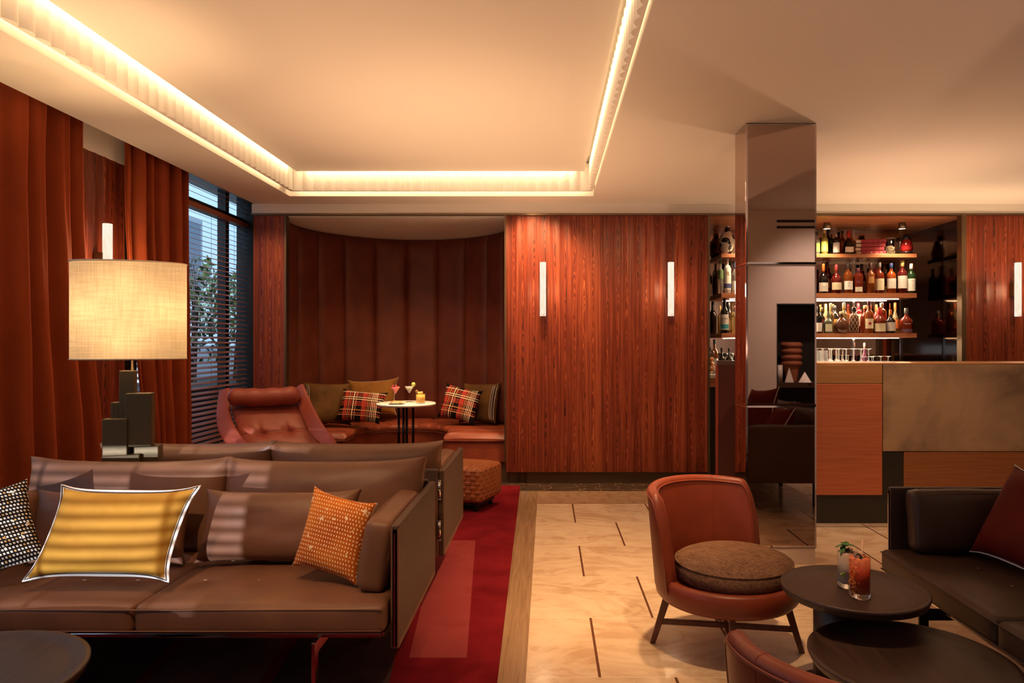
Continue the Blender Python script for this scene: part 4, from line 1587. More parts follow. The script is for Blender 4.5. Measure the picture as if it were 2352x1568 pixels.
def upturned(h, r, kind):
    if kind == 'coupe':
        bowl = [(r, 0), (r * .99, .012), (r * .80, .036), (r * .40, .058), (.006, .070)]
    else:
        bowl = [(r * .78, 0), (r * .95, .03), (r, .06), (r * .82, .10), (r * .4, .128), (.006, .138)]
    stem = [(.0042, h - .02), (.006, h - .008), (r * .5, h - .004)]
    foot = [(r * .95, h - .002), (r * .95, h), (.0001, h + .0005)]
    return bowl, stem, foot


def make_glass(label, loc, h, r, kind, group):
    t = thing('wine_glass' if kind == 'wine' else 'coupe_glass', label, 'glass', loc, 0, group)
    bowl, stem, foot = upturned(h, r, kind)
    obj('bowl', MB().lathe(bowl, 20, caps=False), GLS, t)
    obj('stem', MB().lathe([bowl[-1]] + stem, 10, caps=False), GLS, t)
    obj('foot', MB().lathe([stem[-1]] + foot, 20), GLS, t)
    return t


lab_w = 'upturned stemmed wine glass in the taller ranks on the back counter'
lab_c = 'upturned coupe glass in the low ranks on the back counter'
grp_w, grp_c = 'upturned wine glasses on the back counter', 'upturned coupes on the back counter'
gw = gc = None
for row, (D, xs, tp) in enumerate(((6.93, range(1909, 1990, 17), 801), (7.09, range(1927, 2000, 17), 798), (7.19, range(1910, 1976, 17), 799.5), )):
    for px in xs:
        h = CH - (tp - CY) * D / F - zc_
        loc = ((px - CX) * D / F, D, zc_ + .0008)
        if gw is None:
            gw = make_glass(lab_w, loc, h, .034, 'wine', grp_w)
        else:
            dup(gw, loc)
for row, (D, xs, tp) in enumerate(((6.862, range(1985, 2010, 17), 818.5), (7.02, range(2006, 2042, 17), 821))):
    for px in xs:
        h = CH - (tp - CY) * D / F - zc_
        loc = ((px - CX) * D / F, D + .0, zc_ + .0008)
        if gc is None:
            gc = make_glass(lab_c, loc, h, .0335, 'coupe', grp_c)
        else:
            dup(gc, loc)
tum = None
for px in (1877.5, 1893):
    for D in (6.92, 7.0):
        loc = ((px - CX) * D / F, D, zc_ + .0008)
        if tum is None:
            tum = thing('tumbler', 'ribbed highball tumbler on the back counter beside the column', 'glass', loc, 0, 'ribbed tumblers on the back counter')
            mb = MB()
            for z0, z1 in ((0.0, .23),):
                mb.grid(lambda u, v: Vector(((.031 + .0018 * math.cos(u * 2 * PI * 18)) * math.cos(2 * PI * u), (.031 + .0018 * math.cos(u * 2 * PI * 18)) * math.sin(2 * PI * u), .236 * v)), 72, 1, closeu=True)
            obj('wall', mb, GLS, tum)
            obj('base', MB().lathe([(.0001, 0), (.030, 0), (.030, .014), (.0001, .014)], 20), GLS, tum)
        else:
            dup(tum, loc)
bx = thing('till_screen', 'small black screen standing at the back of the back counter', 'screen', ((2021 - CX) * 7.3 / F, 7.30, zc_ + .001))
obj('panel', MB().box(-.075, .075, -.006, .006, .02, .125), MT['black_m'], bx)
obj('foot', MB().box(-.04, .04, -.03, .03, 0, .02), MT['black_m'], bx)

# -------------------------------------------------------------- wall sconces


def sconce(label, loc, rz, glow=1.0):
    s = thing('wall_sconce', label, 'wall light', loc, rz)
    mb = MB()
    mb.lathe([(.0001, -.25), (.027, -.25), (.0285, -.2485), (.0285, .2485), (.027, .25), (.0001, .25)], 28, Matrix.Translation((0, -.075, 0)))
    obj('alabaster_tube', mb, MT['alab'], s)
    mb = MB()
    mb.box(-.028, .028, -.06, .0, -.065, .065)
    obj('bracket', mb, MT['bronze_matt'], s, bevel=.003)
    lt = bpy.data.lights.new('sconce_glow', 'POINT')
    lt.energy, lt.color, lt.shadow_soft_size = 4.0 * glow, (1, .66, .36), .06
    lo = bpy.data.objects.new('sconce_glow', lt)
    COL.objects.link(lo)
    lo.parent = s
    lo.location = (0, -.16, 0)
    return s


YS = YP - .001
Ds = YP - .075
sconce('upright alabaster wall light on the rosewood panel, nearer the alcove', ((1247 - CX) * Ds / F, YS, 1.83), 0)
sconce('upright alabaster wall light on the rosewood panel, nearer the mirrored column', ((1541 - CX) * Ds / F, YS, 1.83), 0)
sconce('upright alabaster wall light on the rosewood panel beyond the bar shelves', ((2338 - CX) * Ds / F, YS, 1.826), 0)
sconce('alabaster wall light on the rosewood pier, half hidden by the lamp shade', (-2.9, 4.475, 1.84), PI / 2, 1.8)
# ------------------------------------------------------------------- sofas


def pose(loc, yaw=0.0, lean=0.0, roll=0.0):
    return Matrix.Translation(loc) @ Matrix.Rotation(yaw, 4, 'Z') @ Matrix.Rotation(-lean, 4, 'X') @ Matrix.Rotation(roll, 4, 'Y')


def make_sofa(label, loc, rz, w, lea, pan, leg_in=.27, seed=0, group=None):
    s = thing('sofa', label, 'sofa', loc, rz, group)
    hw = w / 2
    # seat in two halves
    sw = (w - .075) / 2
    for i, sx in enumerate((-1, 1)):
        mb = MB()
        def tuft(p, q):
            if p.z > 0:
                for ty in (-.13, .10):
                    for tx in (-.30, -.10, .10, .30):
                        d2 = ((p.x - tx) ** 2 + (p.y - ty) ** 2) / .0032
                        p.z -= .011 * math.exp(-d2)
                p.z += .004 * mnoise.noise(Vector((p.x * 5 + seed, p.y * 5, i * 3.0)))
            return p
        mb.soft(sw - .002, .755, .098, .022, (0, .006, .012), 22, fn=tuft)
        obj('seat_cushion', mb, lea, s, M=Matrix.Translation((sx * sw / 2, .327, .384)))
    mb = MB()
    for sx in (-1, 1):
        for ty in (-.13, .10):
            for tx in (-.30, -.10, .10, .30):
                for a in (.7, -.7):
                    M = Matrix.Translation((sx * sw / 2 + tx, .327 + ty, .4375)) @ Matrix.Rotation(a + PI / 4, 4, 'Z')
                    mb.box(-.006, .006, -.0008, .0008, 0, .0012, M)
    obj('stitch', mb, pl((.55, .40, .30)), s)
    mb = MB()
    for z in (.420, .349):
        mb.tube([(-sw + .012, -.051, z), (-.01, -.054, z), (.01, -.054, z), (sw - .012, -.051, z)], .0032, 6)
    obj('piping', mb, lea, s)
    for i, sx in enumerate((-1, 1)):
        mb = MB()
        pillow(mb, sw + .005, .400, .20, .055, .008, 20, 0, .012, .010, seed + i * 5.1, sag=.010)
        obj('back_cushion', mb, lea, s, weld=True, M=pose((sx * (sw / 2 + .001), .640, .612), 0, .21))
    for i, sx in enumerate((-1, 1)):
        mb = MB()
        mb.soft(.098, .555, .255, .03, (.022, .0, .006), 12, wr=.004, seed=seed + 9 + i)
        obj('arm_cushion', mb, lea, s, M=Matrix.Translation((sx * (hw - .098), .325, .566)) @ Matrix.Rotation(sx * .15, 4, 'Y'))
        mb = MB()
        ring = [(-.049 * sgn, -.268, z) for sgn in (1,) for z in (-.10, .10)]
        for xx in (-.047, .047):
            pts = []
            for k in range(25):
                a = 2 * PI * k / 24
                c, n_ = math.cos(a), math.sin(a)
                yy = .262 * math.copysign(abs(c) ** .35, c)
                zz = .115 * math.copysign(abs(n_) ** .35, n_)
                pts.append((xx, yy, zz))
            mb.tube(pts[:-1], .0035, 6, closed=True)
        obj('arm_piping', mb, lea, s, M=Matrix.Translation((sx * (hw - .098), .325, .566)) @ Matrix.Rotation(sx * .15, 4, 'Y'))
    for sx in (-1, 1):
        mb = MB()
        mb.box(-.014, .014, .0, .785, .268, .692)
        o = obj('arm_panel', mb, pan, s, bevel=.006, seg=3, M=Matrix.Translation((sx * (hw - .014), 0, 0)))
        mb = MB()
        mb.box(-.0145, .0145, .012, .775, .268, .292)
        mb.box(-.0145, .0145, .0, .014, .268, .68)
        obj('leather_edge', mb, lea, o, bevel=.002)
        mb = MB()
        mb.box(-.0035, .0035, -.004, .002, .272, .665)
        obj('metal_edge', mb, MT['steel'], o)
    mb = MB()
    mb.box(-hw + .030, hw - .030, .770, .797, .268, .700)
    bp = obj('back_panel', mb, pan, s, bevel=.008, seg=3)
    mb = MB()
    mb.box(-hw + .029, hw - .029, .796, .7985, .268, .64)
    mb.box(-hw + .029, hw - .029, .7685, .771, .44, .64)
    obj('leather_back', mb, lea, bp)
    for sx in (-1, 1):
        for z in (.40, .60):
            mb = MB()
            mb.cyl(0, 0, -.045, .045, .007, 12)
            mb.cyl(0, 0, -.048, -.045, .009, 12)
            mb.cyl(0, 0, -.001, .001, .009, 12)
            mb.cyl(0, 0, .045, .048, .009, 12)
            obj('hinge', mb, MT['steel'], s, M=Matrix.Translation((sx * (hw - .020), .803, z)))
    mb = MB()
    mb.box(-hw + .06, hw - .06, -.015, .005, .312, .326)
    mb.box(-hw + .06, hw - .06, .70, .72, .312, .326)
    for sx in (-1, 1):
        mb.box(sx * (hw - .06) - .01, sx * (hw - .06) + .01, .0, .71, .312, .326)
    obj('rail', mb, MT['steel'], s, bevel=.002)
    for sx in (-1, 1):
        mb = MB()
        prof = [(-.075, .0), (-.040, .0), (-.040, .262), (.66, .262), (.66, 0), (.695, 0), (.695, .305), (-.075, .305)]
        mb.prism(prof, 'x', -.0065, .0065)
        obj('leg', mb, MT['steel'] if lea is MT['brown'] else MT['blackmetal'], s, bevel=.002, M=Matrix.Translation((sx * (hw - leg_in), 0, .0132 if lea is MT['brown'] else .001)))
    return s


YFS = 2.40
make_sofa('taupe leather sofa in front, holding the yellow and orange pillows', (-1.40, YFS, 0), 0, 1.777, MT['brown'], MT['panel'], seed=1)
make_sofa('taupe leather sofa turned away, back to back behind the sofa with the yellow pillow', (-1.40, 4.235, 0), PI, 1.777, MT['brown'], MT['panel'], seed=4)
make_sofa('dark chocolate leather sofa facing the nested tables, with red velvet pillows', (1.494, 2.245, 0), -PI / 2, 1.63, MT['brown_d'], MT['panel_d'], .40, seed=8)


def cushion(name, label, cat, M, w, h, t, mat, k=.06, shear=0, edge=.006, ear=.008, wr=.006, seed=0.0, piping=None, group=None, n=20, sag=0.0, mi_edge=None, pr=.0055):
    loc, rot, _ = M.decompose()
    c = thing(name, label, cat, loc, rot.to_euler(), group)
    mb = MB()
    ring = pillow(mb, w, h, t, edge, k, n, shear, ear, wr, seed, sag=sag, mi_edge=mi_edge)
    obj('cover', mb, mat, c, weld=True)
    if piping:
        mb = MB()
        mb.tube([p * 1.0 for p in ring], pr, 6, closed=True)
        obj('piping', mb, piping, c)
        mb = MB()
        cen = Vector((0, 0, 0))
        mb.tube([p + (p - cen).normalized() * pr * .35 + Vector((0, -pr * .92, 0)) for p in ring], pr * .30, 5, closed=True)
        obj('piping_line', mb, MT['piping_d'], c)
        mb = MB()
        mb.tube([p + (p - cen).normalized() * pr * 1.3 for p in ring], pr * .55, 6, closed=True)
        obj('flange', mb, piping, c)
    return c


def place(px, py, D, dz=0.0):
    p = P(px, py, D)
    p.z += dz
    return p


# loose lumbar cushions on the front sofa
cushion('lumbar_cushion', 'taupe leather lumbar cushion behind the orange pillow', 'cushion', pose(place(642, 1216, 2.80, .016), 0, .28), .60, .265, .135, MT['brown'], .02, .04, .03, .012, .008, 3.3)
cushion('lumbar_cushion', 'taupe leather lumbar cushion mostly hidden behind the yellow pillow', 'cushion', pose(place(255, 1218, 2.80, .016), 0, .28), .60, .265, .135, MT['brown'], .02, .0, .03, .012, .008, 8.1)
cushion('pillow', 'large mustard yellow velvet pillow with white and black piping on the front sofa', 'pillow', pose(place(262, 1222, 2.50), .03, .36, .012), .455, .292, .135, MT['yellow'], .055, .16, .006, .016, .007, 2.2, MT['piping'], pr=.0072)
cushion('pillow', 'small orange woven pillow with pale dashes leaning on the arm cushion', 'pillow', pose(place(770, 1243, 2.60, .026), -.18, .42, .20), .260, .285, .115, [MT['orange_w'], MT['cream']], .07, -.12, .014, .006, .004, 6.2, mi_edge=1)
cushion('pillow', 'black and white dashed woven pillow cut by the picture edge on the front sofa', 'pillow', pose(place(-32, 1236, 2.492, .02), .62, .40, -.20), .29, .30, .12, [MT['bw_w'], MT['cream']], .06, 0, .012, .006, .005, 7.7, mi_edge=1)
# red pillows on the dark sofa
cushion('pillow', 'red velvet pillow with white and black piping on the dark sofa, cut by the frame', 'pillow', pose((1.862, 2.645, .634), math.radians(-83), .50, .03), .43, .37, .15, MT['redvelvet'], .06, 0, .006, .014, .006, 5.5, MT['piping'], pr=.0042)
cushion('pillow', 'red velvet pillow seen only in the mirrored column, against the back of the dark sofa', 'pillow', pose((1.95, 1.92, .70), -PI / 2 - .2, .30, .1), .44, .42, .15, MT['redvelvet'], .06, 0, .006, .014, .006, 1.5, MT['piping'], pr=.0042)

# --------------------------------------------------------------- rug
rg = thing('rug', 'deep red rug with pink and charcoal geometric bands under the sofas', 'rug', (0, 0, 0))
mb = MB()
mb.prism([(-.145, -.6), (-.25, 6.452), (-2.62, 6.452), (-2.62, -.6)], 'z', .0005, .012)
obj('pile', mb, MT['rug'], rg, bevel=.003)


def inlay(poly, mat, z=.0122):
    mb = MB()
    mb.prism(poly, 'z', .008, z + .0006)
    obj('band', mb, mat, rg)


inlay([(-.478, 4.634), (-.335, 2.898), (-.575, 2.898), (-.735, 4.634)], MT['rug_pink'])
inlay([(-.56, 2.30), (-.80, 4.20), (-1.22, 4.20), (-1.02, 2.30)], MT['rug_dark'], .0120)
inlay([(-1.03, 2.05), (-1.30, 4.2), (-1.75, 4.2), (-1.45, 2.05)], MT['rug_brown'], .0118)
inlay([(-1.5, 2.05), (-1.8, 4.2), (-2.5, 4.2), (-2.5, 2.05)], MT['rug_dark'], .0121)

# ---------------------------------------------------------- burgundy chair
LO = Vector((-2.16, 5.30, .0128))
lc = thing('lounge_chair', 'burgundy leather lounge chair with wing arms and a rolled headrest by the blind', 'armchair', LO)


def rel(px, py, D):
    return P(px, py, D) - LO


# buttoned back, one padded slab leaning back; corners measured
tl, tr = rel(527, 926, 5.62), rel(690, 922, 5.68)
blc, brc = rel(566, 1062, 5.22), rel(752, 1056, 5.30)


def back_fn(side):
    def fn(u, v):
        p = (blc * (1 - u) + brc * u) * (1 - v) + (tl * (1 - u) + tr * u) * v
        ed = max((1 - abs(2 * u - 1) ** 5) * (1 - abs(2 * v - 1) ** 5), 0) ** .5
        d = .055 * ed
        if side < 0:
            for bu, bv in ((.31, .42), (.67, .45)):
                dd = math.hypot((u - bu) * .62, (v - bv) * .6)
                ang = math.atan2(v - bv, u - bu)
                d -= .030 * math.exp(-(dd / .040) ** 2)
                if v > bv:
                    d -= .007 * math.exp(-(dd / .10) ** 2) * (.5 + .5 * math.cos((ang - PI / 2) * 6)) * min(1, dd / .03)
            vl = .42 + .08 * (u - .31)
            d -= .014 * math.exp(-((v - vl) / .020) ** 2) * ed
            d += .010 * math.exp(-((v - .26) / .13) ** 2) * ed
            d -= .008 * math.exp(-((v - .82) / .018) ** 2) * ed
        n_ = Vector((.05, -.83, .55)).normalized()
        return p + n_ * (d if side < 0 else -.05 * ed)
    return fn


mb = MB()
mb.grid(back_fn(-1), 56, 56)
mb.grid(back_fn(1), 20, 20, flip=True)
obj('backrest', mb, MT['burgundy'], lc)
for bu, bv in ((.31, .42), (.67, .45)):
    p = back_fn(-1)(bu, bv)
    mb = MB()
    mb.lathe([(.0001, .010), (.008, .008), (.012, 0), (.0001, -.004)], 14, Matrix.Translation(p) @ Matrix.Rotation(PI / 2 + -.6, 4, 'X'))
    obj('button', mb, MT['burgundy'], lc)
hl, hr = rel(526, 911, 5.50), rel(687, 906, 5.56)
mb = MB()
pts, rad = [], []
for i in range(25):
    t = i / 24
    p = hl * (1 - t) + hr * t
    p.z -= .012 * math.sin(PI * t)
    pts.append(p)
    rad.append(.071 * (1 - abs(2 * t - 1) ** 14 * .45) + .003 * math.sin(t * 23))
mb.tube(pts, .07, 24, radii=rad)
obj('headrest', mb, MT['burgundy'], lc)


def wing(pts, wdt, thick=.036):
    """leather-covered band swept along measured points; wdt = vector across the band"""
    P0 = [Vector(p) for p in pts]
    dense = []
    n_ = len(P0)
    for i in range(n_ - 1):
        p0, p1, p2, p3 = P0[max(i - 1, 0)], P0[i], P0[i + 1], P0[min(i + 2, n_ - 1)]
        for k in range(10):
            t = k / 10
            dense.append(.5 * ((2 * p1) + (p2 - p0) * t + (2 * p0 - 5 * p1 + 4 * p2 - p3) * t * t + (3 * p1 - p0 - 3 * p2 + p3) * t ** 3))
    dense.append(P0[-1])
    mb = MB()
    m_ = 16
    L = len(dense)
    v, f = [], []
    for i, p in enumerate(dense):
        t = (dense[min(i + 1, L - 1)] - dense[max(i - 1, 0)]).normalized()
        a = wdt(i / (L - 1))
        wv = Vector(a[0]).normalized()
        wv = (wv - t * wv.dot(t)).normalized()
        nv = t.cross(wv)
        for k in range(m_):
            q = 2 * PI * k / m_
            c, s_ = math.cos(q), math.sin(q)
            e = .45
            v.append(p + wv * a[1] / 2 * math.copysign(abs(c) ** e, c) + nv * thick / 2 * math.copysign(abs(s_) ** e, s_))
    for i in range(L - 1):
        for k in range(m_):
            k2 = (k + 1) % m_
            f.append((i * m_ + k, i * m_ + k2, (i + 1) * m_ + k2, (i + 1) * m_ + k))
    f.append(tuple(range(m_)))
    f.append(tuple(range((L - 1) * m_, L * m_)))
    mb.add(v, f, smooth=True)
    return mb


lw = [rel(517, 896, 5.66), rel(513, 935, 5.56), rel(517, 975, 5.40), rel(538, 1012, 5.18), rel(568, 1042, 4.98), rel(600, 1066, 4.80)]
obj('wing_arm', wing(lw, lambda t: ((1, -.35, .1), .095 + .025 * math.sin(PI * t))), MT['burgundy'], lc)
rw = [rel(686, 890, 5.70), rel(697, 920, 5.60), rel(712, 955, 5.46), rel(731, 990, 5.28), rel(752, 1012, 5.10), rel(768, 1024, 4.94)]
obj('wing_arm', wing(rw, lambda t: ((1, -.30, .35), .095 + .02 * math.sin(PI * t) - .06 * max(0, t - .8) / .2)), MT['burgundy'], lc)
mb = MB()
mb.soft(.60, .60, .15, .05, (0, .01, .03), 12)
obj('seat', mb, MT['burgundy'], lc, M=Matrix.Translation((.10, -.30, .375)) @ Matrix.Rotation(.10, 4, 'Z') @ Matrix.Rotation(-.12, 4, 'X'))
mb = MB()
mb.soft(.66, .56, .06, .028, (0, 0, 0), 8)
obj('seat_shell', mb, MT['burgundy'], lc, M=Matrix.Translation((.10, -.28, .275)) @ Matrix.Rotation(.10, 4, 'Z'))
mb = MB()
mb.cyl(.10, -.25, .07, .26, .03, 20)
obj('pedestal', mb, MT['steel'], lc)
for k in range(4):
    a = k * PI / 2 + .5
    mb = MB()
    mb.tube([(.10, -.25, .075), (.10 + .16 * math.cos(a), -.25 + .16 * math.sin(a), .06), (.10 + .30 * math.cos(a), -.25 + .30 * math.sin(a), .026)], .016, 10)
    obj('foot', mb, MT['steel'], lc)
for q, tip in ((rw[-1] + Vector((-.015, .02, -.01)), 0), (lw[-1] + Vector((0, .03, -.01)), 1)):
    mb = MB()
    mb.tube([q, Vector((q.x, q.y + .03, .27)), Vector((.10, -.25, .255))], .011, 10)
    obj('arm_strut', mb, MT['steel'], lc)

# ---------------------------------------------------------------- ottoman
ot = thing('ottoman', 'square woven orange leather pouf at the corner of the red rug', 'ottoman', (-.640, 5.625, 0), math.radians(-20))
mb = MB()
mb.soft(.418, .418, .262, .030, (.006, .006, .022), 18)
obj('cushion', mb, MT['weave'], ot, M=Matrix.Translation((0, 0, .2215)))
mb = MB()
mb.box(-.16, .16, -.16, .16, .055, .092)
obj('base', mb, MT['black_m'], ot)
for sx in (-1, 1):
    for sy in (-1, 1):
        mb = MB()
        mb.cyl(sx * .135, sy * .135, .0128, .06, .02, 12)
        obj('foot', mb, MT['black_m'], ot)

# -------------------------------------------------------- alcove bistro table
bt = thing('bistro_table', 'round white marble bistro table on slim dark posts in the alcove', 'table', (-1.391, 6.87, 0))
mb = MB()
mb.lathe([(.0001, .716), (.270, .716), (.288, .722), (.290, .730), (.288, .738), (.282, .741), (.0001, .741)], 64)
obj('tabletop', mb, MT['marble'], bt)
for a in (.35, 1.65, 3.0, 4.6):
    mb = MB()
    mb.cyl(.072 * math.cos(a) - .004, .072 * math.sin(a), .02, .716, .0125, 16)
    obj('leg', mb, MT['blackmetal'], bt)
obj('base', MB().lathe([(.0001, 0), (.20, 0), (.20, .012), (.19, .020), (.0001, .020)], 40), MT['blackmetal'], bt)
TZ = .7415


def martini(name, label, px, D, liquid, extra):
    X = (px - CX) * D / F
    t = thing(name, label, 'cocktail', (X, D, TZ))
    obj('stem', MB().lathe([(.0001, 0), (.032, 0), (.033, .002), (.008, .006), (.0035, .02), (.0035, .082), (.006, .088)], 24), MT['glass'], t)
    obj('bowl', MB().lathe([(.006, .088), (.050, .160)], 32, caps=False), MT['glass'], t)
    lm = NT('drink_' + name)
    lm.bsdf(liquid, .12, 0, None, Transmission_Weight=.25)
    obj('drink', MB().lathe([(.0001, .089), (.005, .0895), (.045, .1545), (.0001, .1545)], 28), lm.mat, t)
    extra(t)
    return t


def berries(t):
    for (x, y, r, c) in ((-.022, -.012, .011, (.60, .03, .05)), (-.004, -.020, .010, (.03, .015, .04)), (.012, -.012, .011, (.62, .04, .06)), (-.010, .004, .010, (.55, .03, .05))):
        mb = MB()
        mb.soft(2 * r, 2 * r, 2 * r, r * .99, (0, 0, 0), 5)
        obj('berry', mb, pl(c, .3), t, M=Matrix.Translation((x, y, .162)))


def limewheel(t):
    mb = MB()
    mb.lathe([(.0001, -.002), (.021, -.002), (.021, .002), (.0001, .002)], 24, Matrix.Translation((.044, -.01, .175)) @ Matrix.Rotation(PI / 2, 4, 'X') @ Matrix.Rotation(.6, 4, 'Y'))
    obj('lime_wheel', mb, pl((.55, .68, .20), .4), t)
    mb = MB()
    for k in range(7):
        a = -.9 + .3 * k
        mb.tube([(.006 * math.sin(a), -.006 * math.cos(a), .092), (.046 * math.sin(a), -.046 * math.cos(a), .155)], .0012, 5)
    obj('cut_facet', mb, MT['crystal'], t)


martini('pink_martini', 'pink cocktail in a martini glass topped with berries', 908, 6.90, (.90, .20, .22), berries)
martini('clear_martini', 'clear cocktail in a cut martini glass with a lime wheel', 940, 6.98, (.85, .83, .76), limewheel)
t = thing('rocks_drink', 'cloudy yellow cocktail in a low rocks glass with dried citrus', 'cocktail', ((966 - CX) * 6.80 / F, 6.80, TZ))
obj('tumbler', MB().lathe([(.0001, 0), (.043, 0), (.045, .004), (.045, .095), (.0435, .095)], 32), MT['glass'], t)
lm = NT('drink_yellow')
lm.bsdf((.92, .56, .13), .2, 0, None, Transmission_Weight=.15)
obj('drink', MB().lathe([(.0001, .010), (.042, .011), (.042, .086), (.0001, .086)], 28), lm.mat, t)
mb = MB()
for k, (x, y, a) in enumerate(((-.012, -.01, .4), (.004, -.012, -.5), (.016, -.006, 1.2))):
    M = Matrix.Translation((x, y, .100)) @ Euler((.9 + .3 * k, a, a)).to_matrix().to_4x4()
    mb.lathe([(.0001, 0), (.017, 0), (.0175, .002), (.0001, .0024)], 14, M)
obj('citrus_slice', mb, pl((.78, .45, .12), .5), t)
mb = MB()
for k in range(5):
    a = 2.2 + k * .32
    mb.tube([(-.012, -.01, .10), (-.012 + .02 * math.cos(a), -.012, .112 + .012 * math.sin(k)), (-.014 + .036 * math.cos(a), -.012, .118 + .02 * math.sin(a))], .0022, 5)
obj('garnish_flower', mb, pl((.72, .45, .20), .5), t)
t = thing('snack_plate', 'white plate of crostini on the marble bistro table', 'plate', ((911 - CX) * 6.72 / F, 6.72, TZ))
obj('plate', MB().lathe([(.0001, .002), (.045, 0), (.06, .006), (.088, .014), (.087, .017), (.06, .010), (.0001, .008)], 40), MT['white_c'], t)
rnd = random.Random(5)
for k in range(7):
    a = k * 2 * PI / 6
    q = .042 if k < 6 else 0
    mb = MB()
    mb.soft(.038, .030, .014, .006, (0, 0, .003), 6, wr=.003, seed=k)
    m2 = pl([(.72, .50, .22), (.66, .36, .16)][k % 2], .7)
    o = obj('crostino', mb, m2, t, M=Matrix.Translation((q * math.cos(a), q * math.sin(a), .018)) @ Matrix.Rotation(a, 4, 'Z'))
    mb = MB()
    for i in range(6):
        mb.soft(.008, .008, .008, .0039, (0, 0, 0), 3, Matrix.Translation((rnd.uniform(-.013, .013), rnd.uniform(-.010, .010), .009)))
    obj('topping', mb, pl([(.52, .10, .06), (.22, .30, .08), (.75, .60, .40)][k % 3], .6), o)
mb = MB()
mb.box(-.045, .045, -.03, .03, 0, .0008)
nk = thing('coaster', 'small pale coaster under the clear martini', 'coaster', ((948 - CX) * 6.93 / F, 6.90, TZ - .0004), .2)
obj('card', mb, pl((.60, .52, .46), .7), nk)

# pillows on the banquette
SZ = .49


def beads(c, w, h, side, k=.05):
    mb = MB()

    def yth(off, v):
        u = 1 - off / (w / 2)
        return .004 + .066 * max((1 - u ** 4) * (1 - v ** 4), 0) ** .55
    for row, off in enumerate((.012, .034, .050)):
        m_ = 30
        for i in range(m_ + 1):
            v = -1 + 2 * i / m_
            v *= .97
            x = side * (w / 2 * (1 - k * (1 - v * v)) - off)
            y = -yth(off, v) - .002
            M = Matrix.Translation((x, y, v * h / 2 * .94))
            mb.soft(.0085, .006, .0085, .0029, (0, 0, 0), 2, M)
    obj('bead_trim', mb, MT['piping'], c)
    mb = MB()
    for off in (.023, .042):
        pts = []
        for i in range(13):
            v = (-1 + 2 * i / 12) * .97
            pts.append((side * (w / 2 * (1 - k * (1 - v * v)) - off), -yth(off, v) + .004, v * h / 2 * .94))
        mb.tube(pts, .007, 6)
    obj('trim_band', mb, MT['black_m'], c)


c = cushion('pillow', 'olive velvet pillow with white bead trim beside the burgundy chair', 'pillow', pose(place(750, 932, 7.10, .024), .46, .33, .06), .47, .43, .14, MT['olive'], .05, 0, .008, .01, .009, 3.0)
beads(c, .47, .43, -1)
c = cushion('pillow', 'olive velvet pillow with white bead trim at the banquette end nearest the rosewood panel', 'pillow', pose(place(1102, 925, 7.40), -.50, .30, -.04), .45, .42, .14, MT['olive'], .05, 0, .008, .01, .007, 13.0)
beads(c, .45, .42, 1)
cushion('pillow', 'plaid woven pillow on the window side of the bistro table', 'pillow', pose(place(830, 938, 7.06, .022), .12, .34, .10), .43, .315, .13, MT['plaid'], .05, .12, .006, .012, .005, 4.0)
cushion('pillow', 'plaid woven pillow in front of the olive one nearest the rosewood panel', 'pillow', pose(place(1057, 932, 7.25, .022), -.22, .34, .20), .40, .35, .13, MT['plaid'], .05, -.05, .006, .012, .005, 9.0)
cushion('pillow', 'ochre velvet pillow with pale piping behind the bistro table', 'pillow', pose(place(855, 916, 7.63, .016), .16, .30, -.06), .50, .38, .13, MT['mustard_d'], .07, .10, .006, .02, .006, 6.0, MT['piping'], pr=.0030)

# -------------------------------------------------------------- table lamp
LP = Vector((P(298, 800, 3.32).x, 3.318, 0))
cs = thing('console_table', 'slim dark console table between the two back-to-back sofas', 'table', (-1.75, 3.318, 0))
obj('tabletop', MB().box(-.60, .60, -.098, .098, .60, .622), MT['dkwood'], cs)
for x in (-.56, .56):
    for y in (-.075, .075):
        obj('leg', MB().box(x - .015, x + .015, y - .015, y + .015, .0128, .60), MT['blackmetal'], cs)
tl_ = thing('table_lamp', 'table lamp with an oval linen shade on stacked bronze blocks', 'lamp', (LP.x, LP.y, .6228), math.radians(17))
lz = .6228


def blk(x0, x1, y0, y1, z0, z1, ry=0.0):
    mb = MB()
    mb.box(x0, x1, y0, y1, z0 - lz, z1 - lz)
    obj('base_block', mb, MT['lampbronze'], tl_, bevel=.004, seg=2)


def zx(px):
    return (px - 298) * 3.31 / F


def zz(py):
    return CH - (py - CY) * 3.27 / F


blk(zx(279), zx(310), -.02, .035, zz(1000), zz(851.5))
blk(zx(297), zx(351), -.07, .0, zz(1026), zz(903))
blk(zx(253), zx(303), -.080, -.022, zz(1046), zz(960))
blk(zx(261), zx(279), -.01, .04, zz(1046), zz(925))
blk(zx(253), zx(328), -.085, .0, lz, zz(1042))
blk(zx(312), zx(363), -.05, .045, lz, zz(1026.5))
blk(zx(262), zx(330), .0, .060, lz, zz(1010))
obj('stem', MB().cyl(zx(303), .008, zz(851.5) - lz, 1.62 - lz, .0065, 14), MT['steel'], tl_)
SHR, SHY, sz0, sz1 = .246, .125, 1.246, 1.702
mb = MB()
mb.grid(lambda u, v: Vector((SHR * math.cos(2 * PI * u), SHY * math.sin(2 * PI * u), sz0 - lz + (sz1 - sz0) * v)), 64, 6, closeu=True)
obj('lamp_shade', mb, MT['shade'], tl_)
for z in (sz0, sz1):
    obj('shade_trim', MB().tube([(SHR * math.cos(2 * PI * i / 64), SHY * math.sin(2 * PI * i / 64), z - lz) for i in range(64)], .0035, 6, closed=True), MT['cream'], tl_)
mb = MB()
mb.soft(.05, .05, .075, .024, (0, 0, 0), 6)
obj('bulb', mb, emit('lamp_bulb', (1, .72, .40), 5), tl_, M=Matrix.Translation((.0, 0, 1.45 - lz)))

# ---------------------------------------------- swivel easy chairs, right


